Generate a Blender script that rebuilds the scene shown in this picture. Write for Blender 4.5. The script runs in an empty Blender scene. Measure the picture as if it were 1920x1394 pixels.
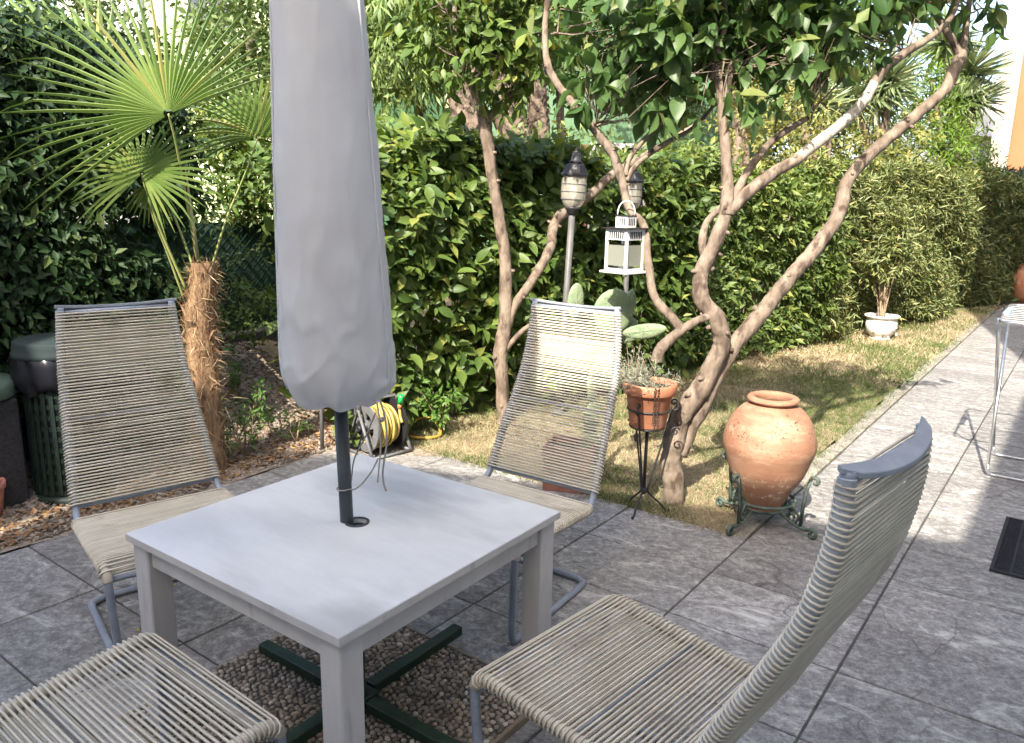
import bpy, bmesh, math, random
import numpy as np
from mathutils import Vector, Matrix, Quaternion
from mathutils import noise as mnoise

S = bpy.context.scene
COL = S.collection
rng = np.random.default_rng(11)
random.seed(5)
PI = math.pi

# ------------------------------------------------------------------ camera
F_PX, PITCH, ROLL, CAM_H = 1459.16, math.radians(12.5618), math.radians(1.041), 1.6
_fw = Vector((0, math.cos(PITCH), -math.sin(PITCH)))
_u0 = Vector((0, math.sin(PITCH), math.cos(PITCH)))
_r0 = Vector((1, 0, 0))
_rt = _r0 * math.cos(ROLL) + _u0 * math.sin(ROLL)
_up = -_r0 * math.sin(ROLL) + _u0 * math.cos(ROLL)
cam_d = bpy.data.cameras.new("camera")
cam_d.sensor_fit = 'HORIZONTAL'
cam_d.sensor_width = 36.0
cam_d.lens = F_PX / 1920.0 * 36.0
cam_d.clip_start = 0.05
cam_d.clip_end = 600.0
cam = bpy.data.objects.new("camera", cam_d)
COL.objects.link(cam)
cam.matrix_world = Matrix(((_rt.x, _up.x, -_fw.x, 0), (_rt.y, _up.y, -_fw.y, 0), (_rt.z, _up.z, -_fw.z, CAM_H), (0, 0, 0, 1)))
S.camera = cam

# ------------------------------------------------------------------ sky, sun, exposure
SUN_TRAVEL = Vector((0.40, 0.97, -1.0)).normalized()
W = bpy.data.worlds.new("World")
S.world = W
W.use_nodes = True
_nt = W.node_tree
_bg = _nt.nodes["Background"]
_sky = _nt.nodes.new("ShaderNodeTexSky")
_sky.sky_type = 'NISHITA'
_sky.sun_disc = False
_sky.sun_elevation = math.radians(43.6)
_sky.sun_rotation = math.radians(202.4)
_sky.air_density = 1.0
_sky.dust_density = 3.5
_sky.ozone_density = 0.8
_nt.links.new(_sky.outputs[0], _bg.inputs[0])
_bg.inputs[1].default_value = 0.15
sun_d = bpy.data.lights.new("sun", 'SUN')
sun_d.energy = 2.85
sun_d.angle = math.radians(0.55)
sun_d.color = (1.0, 0.93, 0.82)
sun = bpy.data.objects.new("sun", sun_d)
sun.rotation_euler = SUN_TRAVEL.to_track_quat('-Z', 'Y').to_euler()
sun.location = (-4, -9, 12)
COL.objects.link(sun)
S.view_settings.view_transform = 'Standard'
S.view_settings.look = 'None'
S.view_settings.gamma = 1.0
S.view_settings.use_curve_mapping = False
S.view_settings.exposure = 1.97
S.cycles.use_denoising = True
S.cycles.max_bounces = 8
S.cycles.caustics_reflective = False
S.cycles.caustics_refractive = False

# ------------------------------------------------------------------ coordinates
A53 = math.radians(53.42)
UX, UY = math.cos(A53), math.sin(A53)


def G(u, v, z=0.0):
    """paving grid (u away along the path, v to the left) -> world"""
    return Vector((UX * u - UY * v, UY * u + UX * v, z))


def UV(x, y):
    return UX * x + UY * y, -UY * x + UX * y


def at(px, py, Y):
    """point at depth Y on the sight line through a photo pixel"""
    d = _fw + _rt * ((px - 960) / F_PX) - _up * ((py - 697) / F_PX)
    return Vector((0, 0, CAM_H)) + d * (Y / d.y)


def gz(px, py, z=0.0):
    d = _fw + _rt * ((px - 960) / F_PX) - _up * ((py - 697) / F_PX)
    return Vector((0, 0, CAM_H)) + d * ((z - CAM_H) / d.z)


# ------------------------------------------------------------------ materials
def _lnk(nt, a, b):
    nt.links.new(a, b)


def mat(name, c1, c2=None, rough=0.7, scale=8.0, detail=6.0, bump=0.0, bscale=None, metal=0.0, spec=0.4,
        coords='Object', lo=0.35, hi=0.65, c3=None, s3=40.0, a3=(0.55, 0.7), transl=0.0, island=False, trans=0.0, stretch=None, objvar=0.0):
    m = bpy.data.materials.new(name)
    m.use_nodes = True
    nt = m.node_tree
    N = nt.nodes
    P = N["Principled BSDF"]
    P.inputs["Roughness"].default_value = rough
    P.inputs["Metallic"].default_value = metal
    P.inputs["Specular IOR Level"].default_value = spec
    if trans:
        P.inputs["Transmission Weight"].default_value = trans
    if coords == 'World':
        vec = N.new("ShaderNodeNewGeometry").outputs["Position"]
    else:
        vec = N.new("ShaderNodeTexCoord").outputs["Object"]
    if stretch:
        mp = N.new("ShaderNodeMapping")
        mp.inputs["Scale"].default_value = stretch
        _lnk(nt, vec, mp.inputs[0])
        vec = mp.outputs[0]
    col = None
    if c2 is not None:
        if island:
            geo = N.new("ShaderNodeNewGeometry")
            oi = N.new("ShaderNodeObjectInfo")
            ad = N.new("ShaderNodeMath"); ad.operation = 'ADD'
            fr = N.new("ShaderNodeMath"); fr.operation = 'FRACT'
            _lnk(nt, geo.outputs["Random Per Island"], ad.inputs[0])
            _lnk(nt, oi.outputs["Random"], ad.inputs[1])
            _lnk(nt, ad.outputs[0], fr.inputs[0])
            fac = fr.outputs[0]
        else:
            nz = N.new("ShaderNodeTexNoise")
            nz.inputs["Scale"].default_value = scale
            nz.inputs["Detail"].default_value = detail
            nz.inputs["Roughness"].default_value = 0.62
            _lnk(nt, vec, nz.inputs["Vector"])
            fac = nz.outputs["Fac"]
        rp = N.new("ShaderNodeValToRGB")
        e = rp.color_ramp.elements
        e[0].position, e[1].position = (0.0, 1.0) if island else (lo, hi)
        e[0].color = (*c1, 1)
        e[1].color = (*c2, 1)
        if island and c3 is not None:
            e3 = e.new(0.9)
            e3.color = (*c2, 1)
            e[-1].color = (*c3, 1)
        _lnk(nt, fac, rp.inputs[0])
        col = rp.outputs[0]
        if c3 is not None and not island:
            n3 = N.new("ShaderNodeTexNoise")
            n3.inputs["Scale"].default_value = s3
            n3.inputs["Detail"].default_value = 4
            _lnk(nt, vec, n3.inputs["Vector"])
            r3 = N.new("ShaderNodeMapRange")
            r3.inputs[1].default_value, r3.inputs[2].default_value = a3
            _lnk(nt, n3.outputs["Fac"], r3.inputs[0])
            mx = N.new("ShaderNodeMix"); mx.data_type = 'RGBA'
            _lnk(nt, r3.outputs[0], mx.inputs["Factor"])
            _lnk(nt, col, mx.inputs["A"])
            mx.inputs["B"].default_value = (*c3, 1)
            col = mx.outputs["Result"]
        if objvar:
            oi = N.new("ShaderNodeObjectInfo")
            mr = N.new("ShaderNodeMapRange")
            mr.inputs[3].default_value, mr.inputs[4].default_value = 1 - objvar, 1 + objvar
            _lnk(nt, oi.outputs["Random"], mr.inputs[0])
            hs = N.new("ShaderNodeHueSaturation")
            _lnk(nt, mr.outputs[0], hs.inputs["Value"])
            _lnk(nt, col, hs.inputs["Color"])
            col = hs.outputs[0]
        _lnk(nt, col, P.inputs["Base Color"])
    else:
        P.inputs["Base Color"].default_value = (*c1, 1)
    if bump:
        bn = N.new("ShaderNodeTexNoise")
        bn.inputs["Scale"].default_value = bscale or scale * 3
        bn.inputs["Detail"].default_value = 5
        _lnk(nt, vec, bn.inputs["Vector"])
        bp = N.new("ShaderNodeBump")
        bp.inputs["Strength"].default_value = bump
        bp.inputs["Distance"].default_value = 0.01
        _lnk(nt, bn.outputs["Fac"], bp.inputs["Height"])
        _lnk(nt, bp.outputs[0], P.inputs["Normal"])
    if transl:
        tr = N.new("ShaderNodeBsdfTranslucent")
        if col is not None:
            hs = N.new("ShaderNodeHueSaturation")
            hs.inputs["Hue"].default_value = 0.47
            hs.inputs["Saturation"].default_value = 1.15
            hs.inputs["Value"].default_value = 1.3
            _lnk(nt, col, hs.inputs["Color"])
            _lnk(nt, hs.outputs[0], tr.inputs["Color"])
        mix = N.new("ShaderNodeMixShader")
        mix.inputs[0].default_value = transl
        _lnk(nt, P.outputs[0], mix.inputs[1])
        _lnk(nt, tr.outputs[0], mix.inputs[2])
        _lnk(nt, mix.outputs[0], N["Material Output"].inputs["Surface"])
    return m


def leafmat(name, c1, c2, c3=None, rough=0.42, transl=0.3, spec=0.45):
    return mat(name, c1, c2, rough=rough, island=True, c3=c3, transl=transl, spec=spec)


def paving_material():
    """stamped grey concrete: slate relief, dark weathering, pale lime bloom"""
    m = bpy.data.materials.new("stamped_concrete")
    m.use_nodes = True
    nt = m.node_tree; N = nt.nodes; P = N["Principled BSDF"]
    pos = N.new("ShaderNodeNewGeometry").outputs["Position"]
    mp = N.new("ShaderNodeMapping")
    mp.inputs["Rotation"].default_value = (0, 0, -A53)
    _lnk(nt, pos, mp.inputs[0])
    st = N.new("ShaderNodeMapping")
    st.inputs["Scale"].default_value = (2.2, 1.0, 1.0)
    _lnk(nt, mp.outputs[0], st.inputs[0])
    def nz(vec, sc, dt, rg=0.6, dist=0.0):
        n = N.new("ShaderNodeTexNoise")
        n.inputs["Scale"].default_value = sc; n.inputs["Detail"].default_value = dt
        n.inputs["Roughness"].default_value = rg; n.inputs["Distortion"].default_value = dist
        _lnk(nt, vec, n.inputs["Vector"])
        return n.outputs["Fac"]
    def rng_(f, a, b, c=0.0, d=1.0):
        r = N.new("ShaderNodeMapRange")
        for i, v in enumerate((a, b, c, d)):
            r.inputs[i + 1].default_value = v
        _lnk(nt, f, r.inputs[0])
        return r.outputs[0]
    def mixc(f, a, b, bt='MIX'):
        x = N.new("ShaderNodeMix"); x.data_type = 'RGBA'; x.blend_type = bt
        if isinstance(f, float): x.inputs["Factor"].default_value = f
        else: _lnk(nt, f, x.inputs["Factor"])
        for k, c in (("A", a), ("B", b)):
            if isinstance(c, tuple): x.inputs[k].default_value = (*c, 1)
            else: _lnk(nt, c, x.inputs[k])
        return x.outputs["Result"]
    big = nz(pos, 1.1, 5, 0.6, 0.6)
    mid = nz(st.outputs[0], 5.0, 9, 0.72, 1.2)
    fine = nz(pos, 65, 8, 0.85)
    base = mixc(rng_(mid, 0.36, 0.64), (0.29, 0.272, 0.248), (0.56, 0.53, 0.485))
    base = mixc(rng_(big, 0.48, 0.66, 0, 0.4), base, (0.31, 0.265, 0.225))
    base = mixc(rng_(fine, 0.38, 0.60, 0.0, 0.6), base, (0.13, 0.126, 0.126))
    spk = nz(pos, 26, 9, 0.82)
    base = mixc(rng_(spk, 0.40, 0.56, 0.72, 0.0), base, (0.10, 0.097, 0.098))
    base = mixc(rng_(spk, 0.56, 0.68, 0.0, 0.7), base, (0.66, 0.63, 0.585))
    lime = nz(st.outputs[0], 2.3, 10, 0.75, 2.0)
    base = mixc(rng_(lime, 0.54, 0.68, 0.0, 0.85), base, (0.66, 0.635, 0.585))
    fine2 = nz(pos, 110, 6, 0.8)
    base = mixc(rng_(fine2, 0.55, 0.70, 0.0, 0.6), base, (0.50, 0.49, 0.49))
    wv = N.new("ShaderNodeTexNoise"); wv.inputs["Scale"].default_value = 5.0; wv.inputs["Detail"].default_value = 4
    _lnk(nt, pos, wv.inputs["Vector"])
    wm = N.new("ShaderNodeMix"); wm.data_type = 'VECTOR'; wm.inputs["Factor"].default_value = 0.16
    _lnk(nt, pos, wm.inputs["A"]); _lnk(nt, wv.outputs["Color"], wm.inputs["B"])
    vr = N.new("ShaderNodeTexVoronoi"); vr.feature = 'DISTANCE_TO_EDGE'; vr.inputs["Scale"].default_value = 4.2
    _lnk(nt, wm.outputs["Result"], vr.inputs["Vector"])
    cm = N.new("ShaderNodeMath"); cm.operation = 'MULTIPLY'
    _lnk(nt, rng_(vr.outputs["Distance"], 0.004, 0.022, 1.0, 0.0), cm.inputs[0]); _lnk(nt, rng_(big, 0.50, 0.62, 0.0, 0.55), cm.inputs[1])
    base = mixc(cm.outputs[0], base, (0.06, 0.057, 0.058))
    oi = N.new("ShaderNodeObjectInfo")
    hs = N.new("ShaderNodeHueSaturation")
    _lnk(nt, rng_(oi.outputs["Random"], 0, 1, 0.86, 1.12), hs.inputs["Value"])
    _lnk(nt, base, hs.inputs["Color"])
    _lnk(nt, hs.outputs[0], P.inputs["Base Color"])
    P.inputs["Roughness"].default_value = 0.72
    P.inputs["Specular IOR Level"].default_value = 0.35
    vo = N.new("ShaderNodeTexNoise")
    vo.inputs["Scale"].default_value = 4.0; vo.inputs["Detail"].default_value = 3; vo.inputs["Distortion"].default_value = 2.5
    _lnk(nt, st.outputs[0], vo.inputs["Vector"])
    stp = N.new("ShaderNodeMath"); stp.operation = 'SNAP'; stp.inputs[1].default_value = 0.09
    _lnk(nt, vo.outputs["Fac"], stp.inputs[0])
    b1 = N.new("ShaderNodeBump"); b1.inputs["Strength"].default_value = 0.8; b1.inputs["Distance"].default_value = 0.03
    _lnk(nt, stp.outputs[0], b1.inputs["Height"])
    b2 = N.new("ShaderNodeBump"); b2.inputs["Strength"].default_value = 0.7; b2.inputs["Distance"].default_value = 0.012
    _lnk(nt, mid, b2.inputs["Height"]); _lnk(nt, b1.outputs[0], b2.inputs["Normal"])
    b3 = N.new("ShaderNodeBump"); b3.inputs["Strength"].default_value = 0.5; b3.inputs["Distance"].default_value = 0.004
    _lnk(nt, fine, b3.inputs["Height"]); _lnk(nt, b2.outputs[0], b3.inputs["Normal"])
    _lnk(nt, b3.outputs[0], P.inputs["Normal"])
    return m


M = {}
M['paving'] = paving_material()
M['joint'] = mat("joint_mortar", (0.05, 0.047, 0.045), (0.11, 0.10, 0.09), scale=20, coords='World', rough=0.95)
M['kerb'] = mat("kerb_concrete", (0.20, 0.18, 0.15), (0.36, 0.33, 0.27), scale=9, coords='World', rough=0.95, bump=0.6, c3=(0.10, 0.09, 0.075), s3=30)
M['soil'] = mat("soil", (0.10, 0.07, 0.045), (0.22, 0.16, 0.10), scale=6, coords='World', rough=1.0, bump=0.9, bscale=40, c3=(0.05, 0.035, 0.025), s3=18)
M['lawn'] = mat("dry_lawn_soil", (0.17, 0.13, 0.075), (0.36, 0.28, 0.165), scale=5, coords='World', rough=1.0, bump=0.9, bscale=60, c3=(0.10, 0.11, 0.035), s3=9)
M['bank'] = mat("gravel_bank", (0.20, 0.155, 0.115), (0.40, 0.33, 0.26), scale=18, coords='World', rough=1.0, bump=1.0, bscale=55, c3=(0.09, 0.065, 0.045), s3=30)
M['gravelstone'] = leafmat("gravel_stone", (0.11, 0.085, 0.065), (0.38, 0.31, 0.245), rough=0.85, transl=0.0)
M['pebble'] = leafmat("river_pebble", (0.15, 0.12, 0.09), (0.42, 0.34, 0.26), c3=(0.62, 0.55, 0.46), rough=0.6, transl=0.0)
M['pebble_bed'] = mat("pebble_bed", (0.05, 0.042, 0.035), (0.10, 0.085, 0.07), scale=30, coords='World', rough=0.95)
M['slab'] = mat("slab_edge", (0.20, 0.15, 0.10), (0.30, 0.24, 0.17), scale=14, coords='World', rough=0.95, bump=0.4)
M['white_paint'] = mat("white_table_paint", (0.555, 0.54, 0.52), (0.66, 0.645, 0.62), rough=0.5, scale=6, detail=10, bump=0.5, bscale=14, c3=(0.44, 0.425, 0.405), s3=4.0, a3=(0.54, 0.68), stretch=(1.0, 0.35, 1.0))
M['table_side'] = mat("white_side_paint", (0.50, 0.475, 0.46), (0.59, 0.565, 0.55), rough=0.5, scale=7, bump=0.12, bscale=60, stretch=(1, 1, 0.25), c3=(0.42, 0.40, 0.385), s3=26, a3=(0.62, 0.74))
M['cord'] = mat("cream_plastic_cord", (0.55, 0.485, 0.37), (0.67, 0.605, 0.48), rough=0.42, scale=5, coords='World', spec=0.5, objvar=0.10, c3=(0.40, 0.335, 0.25), s3=9, a3=(0.55, 0.75))
M['wrap'] = mat("cord_wrapping", (0.34, 0.36, 0.385), (0.44, 0.455, 0.465), rough=0.45, scale=12, spec=0.5)
M['seat_wrap'] = mat("cream_cord_wrapping", (0.50, 0.44, 0.34), (0.63, 0.57, 0.45), rough=0.45, scale=12, spec=0.5)
M['tube'] = mat("grey_tube_paint", (0.23, 0.26, 0.31), (0.31, 0.345, 0.40), rough=0.38, scale=14, spec=0.5, c3=(0.19, 0.19, 0.20), s3=60, a3=(0.62, 0.72))
M['top_board'] = mat("grey_top_board", (0.25, 0.27, 0.30), (0.31, 0.335, 0.37), rough=0.5, scale=16, bump=0.12, bscale=160)
M['cover'] = mat("parasol_cover_cloth", (0.47, 0.468, 0.468), (0.535, 0.533, 0.535), rough=0.8, scale=3.5, bump=0.25, bscale=9, c3=(0.46, 0.44, 0.43), s3=2.4, a3=(0.52, 0.75))
M['cover_seam'] = mat("cover_seam", (0.50, 0.505, 0.515), rough=0.8)
M['pole'] = mat("dark_grey_pole", (0.028, 0.034, 0.042), (0.045, 0.052, 0.062), rough=0.38, scale=20, spec=0.5)
M['green_iron'] = mat("green_base_paint", (0.010, 0.028, 0.016), (0.022, 0.05, 0.03), rough=0.5, scale=16, bump=0.2, c3=(0.03, 0.03, 0.02), s3=40)
M['string'] = mat("grey_string", (0.24, 0.23, 0.21), (0.34, 0.32, 0.29), rough=0.9, scale=80)
M['bark'] = mat("bark", (0.135, 0.10, 0.073), (0.29, 0.228, 0.172), rough=0.9, scale=16, detail=10, bump=1.0, bscale=38, coords='World', c3=(0.085, 0.058, 0.042), s3=22, a3=(0.52, 0.66), stretch=(1, 1, 0.45))
M['bare_wood'] = mat("bare_wood", (0.36, 0.31, 0.245), (0.50, 0.45, 0.38), rough=0.8, scale=18, bump=0.4, coords='World', c3=(0.24, 0.17, 0.12), s3=20, a3=(0.6, 0.75))
M['terracotta'] = mat("terracotta_pot_clay", (0.40, 0.155, 0.08), (0.52, 0.23, 0.13), rough=0.8, scale=8, bump=0.15, c3=(0.56, 0.36, 0.26), s3=7, a3=(0.58, 0.8))
M['iron'] = mat("black_iron", (0.018, 0.018, 0.02), (0.04, 0.036, 0.034), rough=0.55, scale=30, spec=0.5)
M['verdigris'] = mat("green_patina_iron", (0.045, 0.068, 0.052), (0.12, 0.155, 0.125), rough=0.65, scale=22, bump=0.25, c3=(0.06, 0.04, 0.03), s3=40, a3=(0.58, 0.72))
M['steel'] = mat("bright_steel", (0.62, 0.62, 0.63), (0.72, 0.72, 0.73), rough=0.25, metal=0.9, scale=20)
M['white_metal'] = mat("white_lantern_paint", (0.66, 0.65, 0.63), (0.76, 0.75, 0.73), rough=0.45, scale=12, c3=(0.45, 0.40, 0.36), s3=26, a3=(0.68, 0.8))
M['slot'] = mat("dark_slot", (0.02, 0.018, 0.016), rough=0.9)
M['lamp_black'] = mat("lamp_black_paint", (0.025, 0.026, 0.03), (0.05, 0.05, 0.056), rough=0.42, scale=20)
M['lamp_pole'] = mat("lamp_pole_paint", (0.105, 0.103, 0.103), (0.145, 0.142, 0.14), rough=0.5, scale=12)
M['glaze'] = mat("white_glazed_pot", (0.68, 0.66, 0.62), (0.78, 0.76, 0.73), rough=0.5, scale=6, c3=(0.42, 0.38, 0.30), s3=8, a3=(0.64, 0.8))
M['yellow_hose'] = mat("yellow_hose", (0.38, 0.29, 0.065), (0.48, 0.38, 0.12), rough=0.4, scale=20)
M['orange_hose'] = mat("amber_hose", (0.42, 0.23, 0.03), (0.52, 0.30, 0.05), rough=0.4, scale=20)
M['reel_grey'] = mat("grey_reel_plastic", (0.12, 0.12, 0.125), (0.17, 0.17, 0.175), rough=0.5, scale=10)
M['reel_black'] = mat("black_plastic", (0.02, 0.02, 0.022), rough=0.5)
M['nozzle_green'] = mat("green_connector", (0.02, 0.36, 0.08), rough=0.35)
M['nozzle_orange'] = mat("orange_connector", (0.65, 0.22, 0.08), rough=0.35)
M['bin_green'] = mat("dark_green_bin", (0.012, 0.024, 0.016), (0.02, 0.036, 0.026), rough=0.5, scale=10)
M['bin_lid'] = mat("grey_green_lid", (0.016, 0.028, 0.027), (0.024, 0.038, 0.037), rough=0.85, scale=10)
M['bag'] = mat("black_bag", (0.012, 0.012, 0.016), rough=0.28, bump=0.0)
M['box_grey'] = mat("dark_grey_weave", (0.025, 0.023, 0.024), (0.05, 0.046, 0.046), rough=0.95, scale=60, bump=0.6, bscale=140)
M['box_lid'] = mat("pale_green_lid", (0.07, 0.11, 0.085), (0.10, 0.145, 0.11), rough=0.5, scale=8)
M['pink_pot'] = mat("pink_clay", (0.48, 0.19, 0.14), (0.56, 0.26, 0.20), rough=0.85, scale=8)
M['planter_red'] = mat("red_planter", (0.24, 0.10, 0.07), (0.31, 0.14, 0.10), rough=0.8, scale=8)
M['rubber'] = mat("black_rubber", (0.014, 0.015, 0.018), (0.026, 0.027, 0.032), rough=0.75, scale=30, coords='World')
M['trunk_fibre'] = mat("palm_fibre", (0.15, 0.08, 0.04), (0.36, 0.235, 0.13), rough=0.95, scale=26, bump=1.0, bscale=70, stretch=(1, 1, 0.35), coords='World', c3=(0.10, 0.055, 0.03), s3=30)
M['fibre'] = leafmat("palm_fibre_shreds", (0.20, 0.11, 0.05), (0.44, 0.31, 0.18), c3=(0.58, 0.47, 0.33), rough=0.9, transl=0.1)
M['palm'] = leafmat("palm_leaf", (0.12, 0.20, 0.045), (0.24, 0.33, 0.095), c3=(0.34, 0.32, 0.10), rough=0.40, transl=0.25)
M['petiole'] = mat("palm_stalk", (0.20, 0.26, 0.07), (0.32, 0.33, 0.12), rough=0.5, scale=8)
M['spear'] = mat("palm_spear", (0.36, 0.34, 0.15), (0.46, 0.42, 0.24), rough=0.6, scale=8, stretch=(1, 1, 0.1))
M['dead_leaf'] = leafmat("fallen_leaf", (0.16, 0.085, 0.04), (0.38, 0.22, 0.10), c3=(0.44, 0.34, 0.14), rough=0.8, transl=0.15)
M['yellow_leaf'] = leafmat("fallen_yellow_leaf", (0.40, 0.34, 0.06), (0.50, 0.44, 0.14), rough=0.7, transl=0.1)
M['hedge_broad'] = leafmat("broad_hedge_leaf", (0.055, 0.105, 0.022), (0.135, 0.20, 0.045), c3=(0.26, 0.28, 0.07), rough=0.46, transl=0.3, spec=0.32)
M['hedge_top'] = leafmat("yellow_hedge_shoot", (0.13, 0.20, 0.035), (0.26, 0.30, 0.06), c3=(0.36, 0.27, 0.07), rough=0.42, transl=0.3)
M['hedge_mid'] = leafmat("mixed_hedge_leaf", (0.055, 0.10, 0.025), (0.17, 0.23, 0.06), c3=(0.32, 0.32, 0.09), rough=0.46, transl=0.3, spec=0.32)
M['hedge_narrow'] = leafmat("oleander_leaf", (0.11, 0.15, 0.05), (0.26, 0.29, 0.11), c3=(0.42, 0.37, 0.13), rough=0.42, transl=0.25)
M['hedge_shaded'] = leafmat("shaded_hedge_leaf", (0.035, 0.06, 0.03), (0.08, 0.11, 0.06), rough=0.45, transl=0.2)  # shade at the path end put into the darker leaf colour
M['tree_leaf'] = leafmat("tree_leaf", (0.045, 0.10, 0.028), (0.11, 0.185, 0.055), c3=(0.22, 0.25, 0.08), rough=0.42, transl=0.36, spec=0.38)
M['ivy_shaded'] = leafmat("shaded_creeper_leaf", (0.014, 0.034, 0.011), (0.036, 0.075, 0.022), c3=(0.09, 0.13, 0.035), rough=0.55, transl=0.2, spec=0.3)  # leaf colour darkened to stand in for shade from overhead
M['shrub'] = leafmat("seedling_leaf", (0.06, 0.14, 0.025), (0.14, 0.25, 0.05), rough=0.45, transl=0.3)
M['lavender'] = leafmat("grey_herb_leaf", (0.20, 0.23, 0.17), (0.36, 0.38, 0.29), rough=0.7, transl=0.15)
M['feather'] = leafmat("feathery_leaf", (0.10, 0.17, 0.04), (0.24, 0.32, 0.10), rough=0.5, transl=0.35)
M['bg_green'] = leafmat("far_leaf", (0.06, 0.11, 0.03), (0.16, 0.22, 0.065), rough=0.5, transl=0.3)
M['bg_dark'] = leafmat("far_dark_leaf", (0.035, 0.07, 0.022), (0.09, 0.14, 0.04), rough=0.5, transl=0.25)
M['bg_yellow'] = leafmat("yellowing_leaf", (0.13, 0.16, 0.04), (0.30, 0.29, 0.08), c3=(0.38, 0.30, 0.09), rough=0.5, transl=0.3)
M['conifer'] = leafmat("conifer_spray", (0.085, 0.17, 0.02), (0.19, 0.29, 0.045), rough=0.5, transl=0.3)
M['yucca'] = leafmat("yucca_leaf", (0.12, 0.17, 0.075), (0.26, 0.31, 0.15), c3=(0.38, 0.33, 0.18), rough=0.42, transl=0.15)
M['cactus'] = mat("cactus_pad", (0.15, 0.21, 0.11), (0.24, 0.30, 0.17), rough=0.6, scale=7, bump=0.15, c3=(0.36, 0.36, 0.24), s3=55, a3=(0.63, 0.7))
M['stem'] = mat("woody_stem", (0.26, 0.19, 0.12), (0.40, 0.31, 0.21), rough=0.85, scale=20, coords='World')
M['grass'] = leafmat("grass_blade", (0.07, 0.12, 0.03), (0.18, 0.23, 0.07), rough=0.6, transl=0.25)
M['straw'] = leafmat("dry_grass_blade", (0.33, 0.275, 0.16), (0.54, 0.46, 0.30), c3=(0.24, 0.25, 0.10), rough=0.75, transl=0.2)
M['wire'] = mat("green_fence_wire", (0.02, 0.06, 0.035), rough=0.5)
M['screen'] = mat("green_screen_cloth", (0.010, 0.03, 0.017), (0.018, 0.048, 0.027), rough=0.8, scale=3, coords='World', bump=0.3, bscale=60)
M['wall_green'] = mat("green_plaster", (0.105, 0.195, 0.105), (0.13, 0.23, 0.13), rough=0.9, scale=1.5, coords='World')
M['wall_darkgreen'] = mat("dark_green_plaster", (0.04, 0.10, 0.045), (0.055, 0.12, 0.06), rough=0.9, scale=1.5, coords='World')
M['wall_lime'] = mat("pale_lime_plaster", (0.37, 0.43, 0.25), (0.42, 0.48, 0.29), rough=0.9, scale=1.2, coords='World')
M['wall_white'] = mat("white_plaster", (0.46, 0.455, 0.44), (0.52, 0.515, 0.50), rough=0.9, scale=1.2, coords='World')
M['wall_orange'] = mat("orange_plaster", (0.34, 0.15, 0.07), (0.37, 0.17, 0.08), rough=0.9, scale=0.8, coords='World')
M['wall_cream'] = mat("cream_plaster", (0.40, 0.355, 0.28), (0.43, 0.385, 0.31), rough=0.9, scale=0.8, coords='World')
M['house_wall'] = mat("house_plaster", (0.70, 0.67, 0.62), (0.76, 0.73, 0.68), rough=0.9, scale=1.2, coords='World')
M['roof'] = mat("roof_clay", (0.34, 0.17, 0.10), (0.44, 0.24, 0.15), rough=0.9, scale=6, coords='World')
M['shutter'] = mat("brown_shutter", (0.16, 0.085, 0.045), (0.22, 0.12, 0.07), rough=0.6, scale=9)
M['pane'] = mat("window_pane", (0.03, 0.035, 0.04), rough=0.08, spec=0.6)
M['wood_pole'] = mat("pale_wood", (0.42, 0.33, 0.22), (0.52, 0.42, 0.30), rough=0.8, scale=9)
M['palm_trunk'] = mat("palm_trunk_bark", (0.11, 0.08, 0.058), (0.26, 0.20, 0.145), rough=0.95, scale=11, bump=1.0, bscale=22, coords='World', c3=(0.07, 0.05, 0.04), s3=14, a3=(0.52, 0.6))
M['soil_pot'] = mat("pot_soil", (0.045, 0.032, 0.022), (0.09, 0.07, 0.05), rough=1.0, scale=40, bump=0.8)
M['blue_peg'] = mat("pale_blue_plastic", (0.32, 0.52, 0.62), rough=0.4)


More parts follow.
